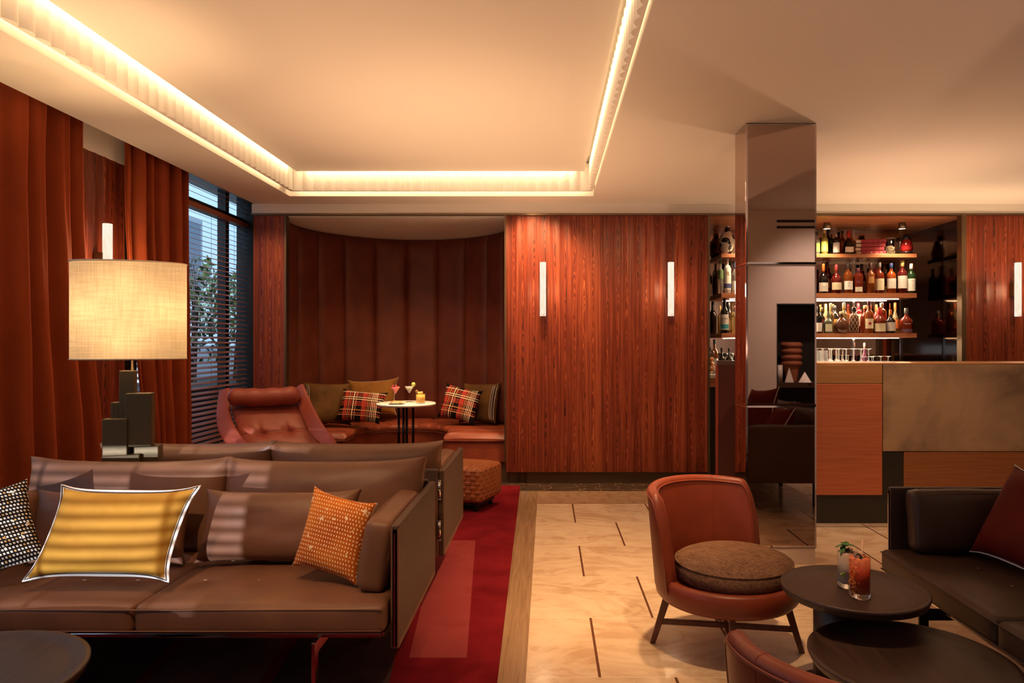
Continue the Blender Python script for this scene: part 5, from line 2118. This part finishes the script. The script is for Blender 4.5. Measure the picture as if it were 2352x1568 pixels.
def make_easy(label, loc, rz, group):
    c = thing('easy_chair', label, 'armchair', loc, rz, group)
    R = .300
    # low ring that carries the seat
    mb = MB()
    mb.lathe([(.0001, .222), (.255, .222), (.285, .229), (.300, .247), (.306, .290), (.303, .316), (.292, .328), (.270, .326), (.255, .312), (.0001, .308)], 64)
    obj('seat_ring', mb, MT['tan'], c)
    A = math.radians(80)

    def ztop(a):
        q = abs(a) / A
        if q < .78:
            return .697 - .014 * (q / .78) ** 2
        t = (q - .78) / .22
        return .31 + (.683 - .31) * (1 - t ** 2.2) ** .75

    def bfn(u, v):
        a = -A + 2 * A * u
        zt0 = ztop(a)
        zb0 = .275
        hh = max(zt0 - zb0, .004)
        th = .046 if hh > .06 else .046 * hh / .06 + .006
        # v goes: outer bottom -> outer top -> over -> inner top -> inner bottom
        if v < .42:
            t = v / .42
            r, z = R + .006 + .030 * t * hh / .37, zb0 + (hh - .02) * t
        elif v < .58:
            t = (v - .42) / .16
            g = PI * t
            rc = R + .006 + .030 * hh / .37 - th / 2
            r, z = rc + th / 2 * math.cos(g), zt0 - .02 + .02 * math.sin(g)
        else:
            t = (v - .58) / .42
            r, z = R + .006 + .030 * (1 - t) * hh / .37 - th - .010 * math.sin(PI * t), zt0 - .02 - (hh - .02) * t
        return Vector((r * math.sin(a), r * math.cos(a), z))
    mb = MB()
    mb.grid(bfn, 72, 40)
    for u in (0, 1):
        ring = [bfn(u, k / 40) for k in range(41)]
        mb.add(ring, [tuple(range(41))], smooth=True)
    obj('backrest', mb, MT['tan'], c)
    for vv in (.415, .585):
        obj('piping', MB().tube([bfn(i / 90, vv) + Vector((0, 0, .001)) for i in range(91)], .0042, 6), MT['tan'], c)
    for a in (-38, 38):
        u = (math.radians(a) + A) / (2 * A)
        obj('seam', MB().tube([bfn(u, .02 + .96 * i / 40) for i in range(41)], .0016, 5), MT['tan'], c)
    mb = MB()
    rc = .248
    prof = [(.0001, .312), (.20, .312), (.232, .318), (rc, .338), (rc + .006, .366), (rc, .392), (.240, .404), (.20, .420), (.12, .434), (.0001, .440)]
    mb.lathe(prof, 56, Matrix.Translation((0, -.040, 0)), sy=.97)
    obj('seat_cushion', mb, MT['seat_linen'], c)
    mb = MB()
    for z in (.393,):
        mb.tube([((rc + .001) * math.cos(2 * PI * i / 60), -.040 + .97 * (rc + .001) * math.sin(2 * PI * i / 60), z) for i in range(60)], .004, 6, closed=True)
    obj('cushion_piping', mb, MT['seat_linen'], c)
    for k in range(4):
        a = PI / 4 + k * PI / 2
        ca, sa = math.cos(a), math.sin(a)
        mb = MB()
        t0, t1 = Vector((.240 * ca, .240 * sa, .245)), Vector((.315 * ca, .315 * sa, .0015))
        axs = (Vector((ca, sa, 0)), Vector((-sa, ca, 0)))
        v = []
        for p, h_ in ((t0, .018), (t1, .0115)):
            for sx, sy in ((-1, -1), (1, -1), (1, 1), (-1, 1)):
                v.append(p + axs[0] * h_ * sx + axs[1] * h_ * .75 * sy)
        mb.add(v, [(0, 1, 2, 3), (7, 6, 5, 4), (0, 4, 5, 1), (1, 5, 6, 2), (2, 6, 7, 3), (3, 7, 4, 0)])
        obj('leg', mb, MT['legwood'], c, bevel=.003)
    for k in range(2):
        a = PI / 4 + k * PI / 2
        mb = MB()
        M = Matrix.Rotation(a, 4, 'Z')
        mb.box(-.288, .288, -.009, .009, .088 + .0005 * k, .110 + .0005 * k, M)
        obj('stretcher', mb, MT['legwood'], c, bevel=.002)
    return c


grp = 'cognac leather easy chairs round the nested tables'
e1 = make_easy('cognac leather tub chair with a round brown linen seat, beside the mirrored column', (.775, 3.02, 0), math.radians(36), grp)
dup(e1, (.735, 1.515, 0), math.radians(148), 'cognac leather tub chair seen from behind, cut off by the bottom edge', grp)

# ----------------------------------------------------------- dark side tables


def tray_table(name, label, loc, z, R, ped, pr, group=None, th=.040):
    t = thing(name, label, 'table', loc, 0, group)
    mb = MB()
    mb.lathe([(.0001, z - th), (R * .86, z - th), (R * .97, z - th * .72), (R, z - .010), (R, z - .002), (R - .004, z), (R - .016, z - .001), (R - .032, z - .009), (R - .06, z - .0125), (.0001, z - .0125)], 96)
    obj('tabletop', mb, MT['dkwood'], t)
    mb = MB()
    mb.cyl(ped[0], ped[1], .022, z - th, pr, 40)
    obj('pedestal', mb, MT['dkwood'], t)
    mb = MB()
    mb.lathe([(.0001, .0015), (pr * 1.9, .0015), (pr * 1.9, .016), (pr * 1.85, .022), (.0001, .022)], 48, Matrix.Translation((ped[0], ped[1], 0)))
    obj('base', mb, MT['dkwood'], t)
    return t


tray_table('side_table', 'round dark wooden tray table holding two tall drinks, the higher of the nested pair', (1.098, 2.50, 0), .448, .248, (-.006, .115), .088)
tray_table('side_table', 'larger low dark wooden tray table tucked under the one with the drinks', (1.133, 2.175, 0), .340, .302, (.06, -.03), .11)
tray_table('coffee_table', 'round dark wooden tray table in front of the taupe sofa, cut by the picture corner', (-1.560, 1.795, .0128), .437, .322, (-.02, 0), .10)

# drinks on the higher table
TZ2 = .448 - .0125 + .0006


def highball(name, label, px, D, r, h, liquid, l0, l1, trans):
    t = thing(name, label, 'cocktail', ((px - CX) * D / F, D, TZ2))
    mb = MB()
    nf = 22
    mb.grid(lambda u, v: Vector((r * (1 + .018 * math.cos(2 * PI * u * nf) * (1 if v < .62 else 0)) * math.cos(2 * PI * u), r * (1 + .018 * math.cos(2 * PI * u * nf) * (1 if v < .62 else 0)) * math.sin(2 * PI * u), .004 + (h - .004) * v)), nf * 6, 10, closeu=True)
    obj('tumbler', mb, MT['glass'], t)
    mb = MB()
    mb.lathe([(.0001, 0), (r * .92, 0), (r * .985, .006), (r * .96, l0 - .002), (.0001, l0 - .002)], 44)
    obj('glass_base', mb, MT['crystal'], t)
    lm = NT('drink_' + name)
    if isinstance(liquid, list):
        z = lm.sep(lm.coords())[2]
        c = lm.ramp(lm.math('DIVIDE', z, h), liquid)
    else:
        c = liquid
    lm.bsdf(c, .10, 0, None, Transmission_Weight=trans, IOR=1.33)
    obj('drink', MB().lathe([(.0001, l0), (r * .95, l0), (r * .95, l1), (.0001, l1)], 40), lm.mat, t)
    return t


t = highball('orange_highball', 'tall orange-red cocktail with a paper straw and orange zest on the glass', 1975, 2.424, .0345, .148, [(.1, (.75, .22, .04)), (.3, (.62, .035, .02)), (.65, (.80, .10, .04)), (.9, (.88, .24, .12))], .020, .140, .12)
mb = MB()
mb.tube([(.004, .004, .06), (.014, .010, .195)], .0028, 10)
obj('straw', mb, pl((.72, .45, .30), .6), t)
mb = MB()
rnd = random.Random(12)
for k in range(110):
    a = PI + .35 + rnd.gauss(0, .33)
    z = rnd.uniform(.022, .146)
    q = .0352
    p0 = Vector((q * math.cos(a), q * math.sin(a), z))
    pts = [p0]
    for j in range(3):
        p0 = p0 + Vector((rnd.uniform(-.004, .004), rnd.uniform(-.004, .001), rnd.uniform(-.005, .005)))
        rr_ = max(math.hypot(p0.x, p0.y), .0353)
        aa = math.atan2(p0.y, p0.x)
        pts.append(Vector((rr_ * math.cos(aa), rr_ * math.sin(aa), p0.z)))
    mb.tube(pts, .00055, 4)
o = obj('zest', mb, pl((.85, .34, .05), .6), t)
o['kind'] = 'stuff'


def ice(t, r, z0, seed, n=9):
    rnd = random.Random(seed)
    mb = MB()
    for k in range(n):
        a, q = rnd.uniform(0, 6.28), r * .62 * rnd.random()
        mb.soft(.014, .012, .010, .003, (0, 0, 0), 3, Matrix.Translation((q * math.cos(a), q * math.sin(a), z0 + rnd.uniform(0, .006))) @ Euler((rnd.random(), rnd.random(), rnd.random())).to_matrix().to_4x4())
    o = obj('crushed_ice', mb, MT['crystal'], t)
    o['kind'] = 'stuff'


ice(t, .0345, .140, 3)
t = highball('mint_highball', 'tall clear cocktail with mint sprig and a lime wedge behind the orange one', 1946.5, 2.525, .0340, .140, [(.15, (.86, .78, .68)), (.6, (.84, .70, .56)), (.95, (.82, .58, .42))], .022, .128, .42)
ice(t, .034, .130, 6, 12)
mb = MB()
M = Matrix.Translation((-.010, -.0215, .066)) @ Matrix.Rotation(-.45, 4, 'Y')
mb.prism([(.026 * math.cos(a), .026 * math.sin(a)) for a in [PI + PI * i / 16 for i in range(17)]], 'y', -.004, .004, M)
obj('lime_wedge', mb, pl((.16, .26, .04), .5), t)
mb = MB()
mb.tube([(.0265 * math.cos(PI + PI * i / 16), -.001, .0265 * math.sin(PI + PI * i / 16)) for i in range(17)], .0016, 5, M)
obj('lime_rind', mb, pl((.70, .62, .25), .5), t)
leafm = pl((.045, .145, .035), .45)
for k, (a, tilt, L) in enumerate(((2.9, .1, .034), (3.6, -.5, .036), (1.9, .5, .026), (.3, .25, .036), (-.5, .4, .028), (4.6, .5, .024), (1.0, .8, .022))):
    mb = MB()

    def lf(u, v, L=L):
        w = .0105 * math.sin(PI * min(1, u * 1.02)) ** .7 * (1 + .08 * math.sin(u * 40))
        x = L * u
        return Vector((x, (v - .5) * 2 * w, -.35 * (x / L) ** 2 * L + .0035 * abs(v - .5) * 2))
    mb.grid(lf, 16, 4)
    M = Matrix.Translation((-.008, -.004, .150)) @ Matrix.Rotation(a, 4, 'Z') @ Matrix.Rotation(-tilt, 4, 'Y')
    obj('mint_leaf', mb, leafm, t, M=M)

# ---------------------------------------- things on the shelf behind the viewer
zs_ = .938
b = MB()
b.box(nx0 + .012, nx1 - .012, YF - .37, YF - .004, zs_ - .05, zs_)
struct('trim_13', b, plain('dark_niche_shelf', (.06, .03, .02), .4))
v = thing('scalloped_vase', 'terracotta vase with scalloped sides reflected in the mirrored column', 'vase', (2.47, YF - .16, zs_ + .001))
prof = []
for i in range(61):
    t_ = i / 60
    z = .40 * t_
    r = .055 + .03 * min(1, t_ * 2.2)
    if t_ > .38:
        r += .022 * abs(math.sin(PI * (t_ - .38) / .62 * 4))
    prof.append((r, z))
obj('body', MB().lathe([(.0001, 0)] + prof + [(.06, .40), (.055, .38)], 40), MT['terracotta'], v)
c = thing('cylinder_ornament', 'white cylinder ornament beside the terracotta vase in the reflection', 'ornament', (2.335, YF - .12, zs_ + .001))
obj('body', MB().cyl(0, 0, 0, .17, .034, 28), MT['white_c'], c)
for x, y, h_, lab in ((2.415, YF - .06, .15, 'taller'), (2.57, YF - .06, .105, 'shorter')):
    p = thing('pyramid_ornament', lab + ' white pyramid ornament by the terracotta vase in the reflection', 'ornament', (x, y, zs_ + .001), .3)
    mb = MB()
    q = .042 if h_ > .12 else .06
    mb.add([(-q, -q, 0), (q, -q, 0), (q, q, 0), (-q, q, 0), (0, 0, h_)], [(3, 2, 1, 0), (0, 1, 4), (1, 2, 4), (2, 3, 4), (3, 0, 4)])
    obj('body', mb, MT['white_c'], p)

# ------------------------------------------------------------ street outside
leaf_m = NT('leaf')
rn = leaf_m.noise(leaf_m.coords(), 7, 2)
leaf_m.bsdf(leaf_m.ramp(rn, [(.35, (.030, .060, .022)), (.65, (.085, .14, .045))]), .4)
leaf_t = NT('topiary_leaf')
rn = leaf_t.noise(leaf_t.coords(), 9, 2)
leaf_t.bsdf(leaf_t.ramp(rn, [(.35, (.08, .16, .04)), (.65, (.20, .32, .09))]), .5)


def shrub(name, label, loc, size, n, seed, L, mat, trunk_h, shape='box', group=None):
    t = thing(name, label, 'plant', loc, 0, group)
    rnd = random.Random(seed)
    mb = MB()
    for k in range(n):
        if shape == 'box':
            p = Vector((rnd.uniform(-1, 1) * size[0], rnd.uniform(-1, 1) * size[1], trunk_h + size[2] * rnd.random() ** .85))
        else:
            d = Vector((rnd.gauss(0, 1), rnd.gauss(0, 1), rnd.gauss(0, 1))).normalized() * (.8 + .2 * rnd.random())
            p = Vector((d.x * size[0], d.y * size[1], trunk_h + size[2] * (1 + d.z)))
        M = Matrix.Translation(p) @ Euler((rnd.uniform(-1.3, 1.3), rnd.uniform(-1.3, 1.3), rnd.uniform(0, 6.28))).to_matrix().to_4x4()
        l_ = L * rnd.uniform(.7, 1.25)
        mb.add([(0, 0, 0), (l_ * .4, -l_ * .22, .01), (l_, 0, 0), (l_ * .4, l_ * .22, .01)], [(0, 1, 2, 3)], M)
    obj('foliage', mb, mat, t)
    mb = MB()
    for k in range(7 if shape == 'box' else 1):
        x, y = (rnd.uniform(-.8, .8) * size[0], rnd.uniform(-.8, .8) * size[1]) if shape == 'box' else (0, 0)
        mb.tube([(x, y, .012), (x * 1.1, y * 1.05 + .05, trunk_h + size[2] * .5), (x * 1.2, y * 1.15, trunk_h + size[2] * .95)], .014, 6, radii=[.018, .012, .005])
    obj('trunk', mb, pl((.06, .045, .03), .8), t)
    return t


b = MB()
b.box(-14, -3.2, -4, 22, -.25, -.13)
struct('ground_outside', b, plain('paving', (.05, .05, .05), .8))
pn = thing('planter', 'long dark planter added outside under the shrubs to darken the low view', 'planter', (-3.95, 6, -.13))
obj('box', MB().box(-.5, .6, -7, 7, 0, 1.02), plain('planter_stone', (.020, .018, .018), .8), pn)  # dark box added to hide the bright ground behind the blind
shrub('shrub', 'broad-leaved dark shrub outside the window, behind the open blind', (-3.95, 8.1, .891), (.40, 1.3, 1.05), 900, 21, .115, leaf_m.mat, .27)
shrub('shrub', 'tall leafy shrub outside at the far end of the window', (-3.95, 10.5, .891), (.42, .9, 1.5), 520, 22, .12, leaf_m.mat, .27)
shrub('shrub', 'dark shrub outside the strip of window beside the wide curtain', (-3.9, 3.2, .891), (.4, 1.6, .9), 600, 24, .12, leaf_m.mat, .27)
shrub('topiary', 'clipped pale-green topiary ball outside, nearer the curtain edge', (-5.3, 9.9, 1.301), (.36, .36, .36), 900, 23, .06, leaf_t.mat, .22, 'ball')
shrub('topiary', 'clipped pale-green topiary block outside, against the white house', (-5.2, 11.1, 1.301), (.40, .42, .42), 900, 25, .06, leaf_t.mat, .22, 'ball')
pbx = thing('balcony', 'pale balcony ledge outside carrying the two clipped topiaries', 'balcony', (-5.25, 10.5, 1.30))
obj('ledge', MB().box(-.55, .55, -1.6, 1.6, -.18, 0), plain('balcony_stone', (.55, .57, .60), .7), pbx)
obj('upstand', MB().box(-.55, .55, -1.6, 1.6, -1.4, -.18), plain('balcony_wall', (.50, .52, .55), .7), pbx)
hs = thing('house', 'white house across the street seen through the blinds', 'building', (-8.5, 12, -.12))
mb = MB()
mb.box(-1, 1, -16, 10, 0, 5.2)
obj('wall', mb, plain('render', (.85, .88, .90), .8), hs)
for y in (-3.6, -.2, 2.6, 5.4):
    mb = MB()
    mb.box(.99, 1.05, y - .45, y + .45, 2.4, 4.1)
    w_ = obj('window_frame', mb, plain('win_frame', (.30, .33, .36), .6), hs)
    mb = MB()
    mb.box(1.045, 1.06, y - .36, y + .36, 2.5, 4.0)
    obj('pane', mb, plain('win_glass', (.07, .10, .14), .1), w_)
# ------------------------------------------------------------------ lighting
WARM = (1.0, .60, .29)


def area(name, loc, rot, sx, sy, e, col=WARM, spread=None):
    l = bpy.data.lights.new(name, 'AREA')
    l.shape, l.size, l.size_y, l.energy, l.color = 'RECTANGLE', sx, sy, e, col
    if spread:
        l.spread = spread
    o = bpy.data.objects.new(name, l)
    COL.objects.link(o)
    o.location, o.rotation_euler = loc, rot
    return o


def aim(o, target):
    d = Vector(target) - o.location
    o.rotation_euler = d.to_track_quat('-Z', 'Y').to_euler()


def spot(name, loc, target, e, size, blend=.4, col=WARM, rad=.04):
    l = bpy.data.lights.new(name, 'SPOT')
    l.energy, l.spot_size, l.spot_blend, l.color, l.shadow_soft_size = e, math.radians(size), blend, col, rad
    o = bpy.data.objects.new(name, l)
    COL.objects.link(o)
    o.location = loc
    aim(o, target)
    return o


# coffer: strips on top of the raft washing the flutes, and strips behind the flutes washing the lip
K = 1.0
COVE = (1.0, .70, .38)
zc = 2.862
Ly, my = hy1 - hy0 - .46, (hy0 + hy1) / 2
o = area('cove_led', (-2.178, my, zc), (0, PI / 2 - .55, 0), .03, Ly, 7 * K, COVE)
o = area('cove_led', (.325, my, zc), (0, -PI / 2 + .55, 0), .03, Ly, 7 * K, COVE)
o = area('cove_led', ((hx0 + hx1) / 2, 6.034, zc), (0, 0, 0), 2.36, .03, 4 * K, COVE)
o.rotation_euler = (PI / 2 - .55, 0, 0)
o = area('cove_led', (-2.278, my, 2.74), (0, .5, 0), .022, Ly, 5.5 * K, COVE)
o = area('cove_led', (.4035, my, 2.74), (0, -.2, 0), .008, Ly, 6 * K, COVE)
o = area('cove_led', ((hx0 + hx1) / 2, 6.165, 2.74), (0, 0, 0), 2.6, .03, 3.6 * K, COVE)
o.rotation_euler = (.5, 0, 0)

# table lamp
for dx, z, e in ((0, 1.60, 1.5), (-.12, 1.47, 1.15), (.12, 1.47, 1.15), (0, 1.32, 1.9)):
    l = bpy.data.lights.new('lamp_light', 'POINT')
    l.energy, l.color, l.shadow_soft_size = e, (1, .67, .36), .07
    o = bpy.data.objects.new('lamp_light', l)
    COL.objects.link(o)
    o.location = (LP.x + dx, LP.y + dx * .3, z)

# downlights, some read from pools of light, others added; none has a fitting
spot('unseen_spot', (-1.39, 6.80, 2.50), (-1.39, 6.86, .74), 260, 24, .4)
spot('unseen_spot', (-1.45, 7.0, 2.50), (-1.45, 7.2, .5), 60, 110, 1.0)  # broad fill added to brighten the alcove leather
spot('unseen_spot', (-.62, 5.2, 2.62), (-.62, 7.0, .5), 60, 50, .8)
spot('unseen_spot', (.55, 3.2, 2.62), (.30, 3.95, 0), 285, 60, .9)
spot('unseen_spot', (.60, 2.0, 2.62), (.42, 2.75, 0), 120, 58, .9)
spot('unseen_spot', (-1.2, 1.2, 2.62), (-1.15, 2.6, .45), 100, 52, .9)
spot('unseen_spot', (1.1, 1.9, 2.62), (1.09, 2.46, .5), 16, 16, .9)
spot('unseen_spot', (1.0, .7, 2.62), (.62, 1.45, .68), 80, 30, .9)
spot('unseen_spot', (-.05, 5.95, 2.62), (-.1, 6.55, 1.75), 110, 95, 1.0)
spot('unseen_spot', (-.35, 1.5, 2.62), (-.80, 2.58, .56), 42, 22, .9)
spot('unseen_spot', (.75, 5.1, 2.62), (.70, 6.55, 1.3), 75, 80, 1.0)  # wide wash added to brighten the centre rosewood panel
spot('unseen_spot', (4.3, 5.3, 2.62), (4.3, 6.55, 1.5), 36, 80, 1.0)  # added wash for the right fluted panel
spot('unseen_spot', (-2.6, 5.9, 2.62), (-2.62, 6.55, 1.6), 34, 80, 1.0)
spot('unseen_spot', (-.62, 4.6, 2.62), (-.65, 5.4, .2), 40, 50, .9)
spot('unseen_spot', (-2.3, 4.9, 2.62), (-2.2, 5.35, .7), 40, 52, .9)
spot('unseen_spot', (1.9, 4.3, 2.62), (2.0, 5.0, .7), 20, 60, .9)
# niche
for x in (2.04, 2.79, 3.54):
    spot('niche_spot', (x, 6.95, 2.46), (x, 7.12, 1.5), 34, 110, .8, (1, .72, .44), .03)
for z, e in ((1.784, 20), (1.379, 26)):
    o = area('shelf_led', (2.77, 7.27, z), (0, 0, 0), 1.75, .02, e, (1, .78, .52))
# added wash over the bar ceiling, no fitting there
o = area('bar_ceiling_fill', (3.6, 6.2, 1.9), (PI, 0, 0), 2.4, .25, 12, (1, .64, .36))
# ceiling fills: upward spots added to brighten the raft and slab, no fittings
spot('ceiling_fill', (-1.05, 3.318, .70), (-.93, 3.20, 2.8), 84, 108, 1.0, (1, .58, .31), .05)
spot('ceiling_fill', (-1.05, 4.78, .22), (-.80, 5.0, 2.8), 150, 84, 1.0, (1, .58, .31), .05)
spot('ceiling_fill', (-.72, 5.05, .08), (-.1, 5.0, 2.8), 85, 75, 1.0, (1, .60, .30), .05)
spot('ceiling_fill', (-.9, -1.7, 1.25), (-.9, 3.0, 2.75), 250, 38, 1.0, (1, .58, .31), .10)
spot('ceiling_fill', (1.3, -1.7, 1.25), (1.3, 2.6, 2.75), 260, 40, 1.0, (1, .56, .36), .10)
spot('lamp_light', (LP.x, LP.y, 1.60), (LP.x - .30, LP.y, 2.8), 46, 84, 1.0, (1, .62, .30), .05)
spot('unseen_spot', (2.6, 2.3, 2.62), (2.7, 1.42, 1.5), 90, 90, 1.0, (1, .78, .66), .05)  # added fill on the wall the column mirrors, standing in for daylight
spot('unseen_spot', (2.7, 3.9, 2.62), (2.7, 5.0, .75), 150, 80, 1.0, (1, .60, .33), .05)  # fill added to brighten the bar front
spot('unseen_spot', (-.15, 6.33, 2.63), (-.15, 6.56, 1.9), 40, 110, 1.0)  # added to graze the panel top, standing in for the cove glow
spot('bar_ceiling_fill', (2.7, 5.28, 1.2), (2.6, 4.6, 2.6), 60, 150, 1.0, (1, .58, .34), .05)  # spot added above the counter to lift the dark right ceiling
# daylight through the low window behind the viewer
sun = bpy.data.lights.new('daylight', 'SUN')
sun.energy, sun.angle, sun.color = 5.0, math.radians(.35), (.86, .90, 1.0)
so = bpy.data.objects.new('daylight', sun)
COL.objects.link(so)
so.location = (-1.7, -6, 2)
so.rotation_euler = Vector((-.004, 1, -.082)).to_track_quat('-Z', 'Y').to_euler()

w = bpy.data.worlds.new('dusk')
scene.world = w
w.use_nodes = True
nt = w.node_tree
bg = nt.nodes['Background']
bg.inputs[0].default_value = (.36, .56, .80, 1)
bg.inputs[1].default_value = 2.3

scene.view_settings.view_transform = 'Standard'
scene.view_settings.look = 'None'
scene.view_settings.exposure = 0.1
scene.view_settings.gamma = 1.0
scene.view_settings.use_curve_mapping = False
cy = scene.cycles
cy.use_denoising = True
cy.max_bounces = 10
cy.diffuse_bounces = 5
cy.glossy_bounces = 6
cy.transmission_bounces = 8
cy.transparent_max_bounces = 24
cy.sample_clamp_indirect = 6
cy.caustics_reflective = False
cy.caustics_refractive = False
